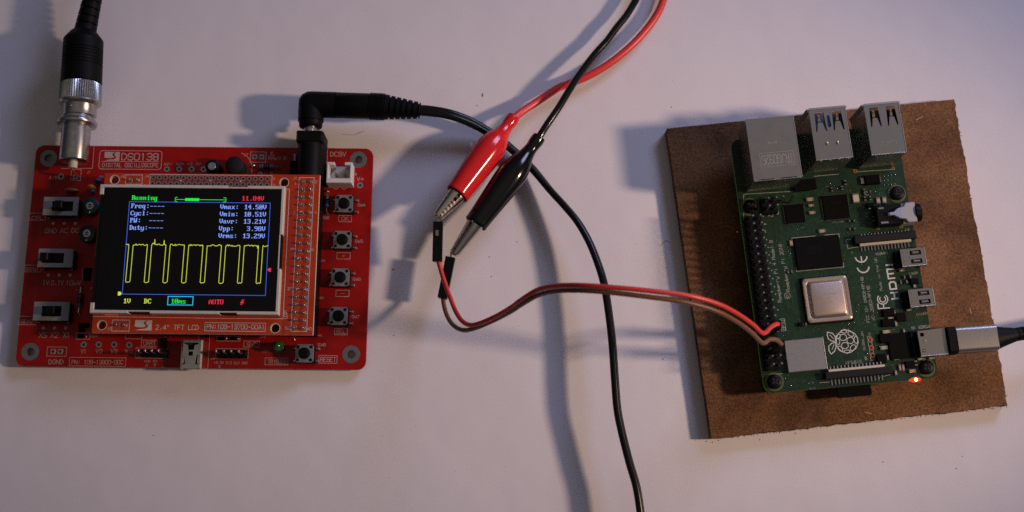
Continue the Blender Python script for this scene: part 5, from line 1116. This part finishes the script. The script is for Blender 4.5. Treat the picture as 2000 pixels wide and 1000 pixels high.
# ================================================================ memory card under the board
p = V(1668, 768, zg - .3); root = thing("memory_card", "black memory card sticking out under the lower edge of the green board", "memory card", (p.x, p.y, HB), PA)
mb = MB(); mb.prism([(-.55, -.08), (-.50, -.12), (.50, -.12), (.55, -.08), (.55, .9), (-.55, .9)], zg - .30 - HB, zg - .22 - HB, .01); ob("card_body", mb, K['chip'], root)
mb = MB(); mb.prism([(-.50, -.125), (.50, -.125), (.50, -.09), (-.50, -.09)], zg - .221 - HB, zg - .205 - HB, .005); ob("grip_ridge", mb, K['plastic'], root)

# ================================================================ USB-C cable
zc = zg + .17
p = V(1902, 663, zc); root = thing("usb_cable", "silver bodied charging cable plugged into the right side of the green board", "cable", (p.x, p.y, 0), PA * .75)
Mr = Matrix.Rotation(-PA * .75, 3, 'Z')
def U(px, py, z=zc): q = V(px, py, z); q = Mr @ Vector((q.x - p.x, q.y - p.y, 0)); return Vector((q.x, q.y, z))
def bar(name, x0, x1, hy, hz, rr_, mt, c=.02, zc_=zc):
    out = rrect(-hy, -hz, hy, hz, rr_, 6); n = len(out); vs = []
    for x, s_ in ((x0, .9), (x0 + c, 1), (x1 - c, 1), (x1, .94)): vs += [(x, u * s_ if abs(u) > 0 else u, zc_ + v * s_) for u, v in out]
    fs = [(l * n + i, l * n + (i + 1) % n, (l + 1) * n + (i + 1) % n, (l + 1) * n + i) for l in range(3) for i in range(n)] + [tuple(range(n - 1, -1, -1)), tuple(3 * n + i for i in range(n))]
    mb = MB(); mb.add(vs, fs); return ob(name, mb, K[mt], root, smooth=40)
xa, xb, xc = U(1847, 668).x, U(1863, 667).x, U(1943, 659).x
bar("connector_shell", xa - .5, xa, .41, .125, .12, 'tin'); bar("black_collar", xa, xb + .02, .44, .29, .14, 'rubber'); bar("metal_body", xb, xc, .42, .31, .15, 'alu')
e0 = Vector((xc - .02, 0, zc)); e1 = U(1986, 653, zc - .02); e2 = U(2010, 653, zc - .05)
def tp(t, r, a, i):
    f = min(1, max(0, t / (e1 - e0).length)); q = f ** .85; ry = .40 * (1 - q) + .21 * q; rz_ = .28 * (1 - q) + .20 * q
    return (rz_ * math.cos(a), ry * math.sin(a)) if t > 0 else (rz_ * .98 * math.cos(a), ry * .98 * math.sin(a))
Ls = (e1 - e0).length; mb = MB(); mb.lathe([(Ls * k / 12, 1) for k in range(13)], e0, (e1 - e0), 28, mod=tp, up=(0, 0, 1)); ob("tapered_boot", mb, K['rubber'], root, smooth=60)
mb = MB(); dd_ = (e1 - e0).normalized(); L2 = 1.2; prof = []
t_ = 0
while t_ < L2: prof += [(t_, .22), (t_ + .13, .218), (t_ + .135, .185), (t_ + .17, .185), (t_ + .175, .22)]; t_ += .18
mb.lathe(prof, e1, dd_, 22); ob("strain_relief", mb, K['rubber'], root, smooth=40)
mb = MB(); mb.tube([e1, e1 + dd_ * 1.5, e1 + dd_ * 4 + Vector((0, .4, -.5)), e1 + dd_ * 9 + Vector((0, 2, -1.0))], .17, 12, 6); ob("cord", mb, K['rubber'], root, smooth=60)
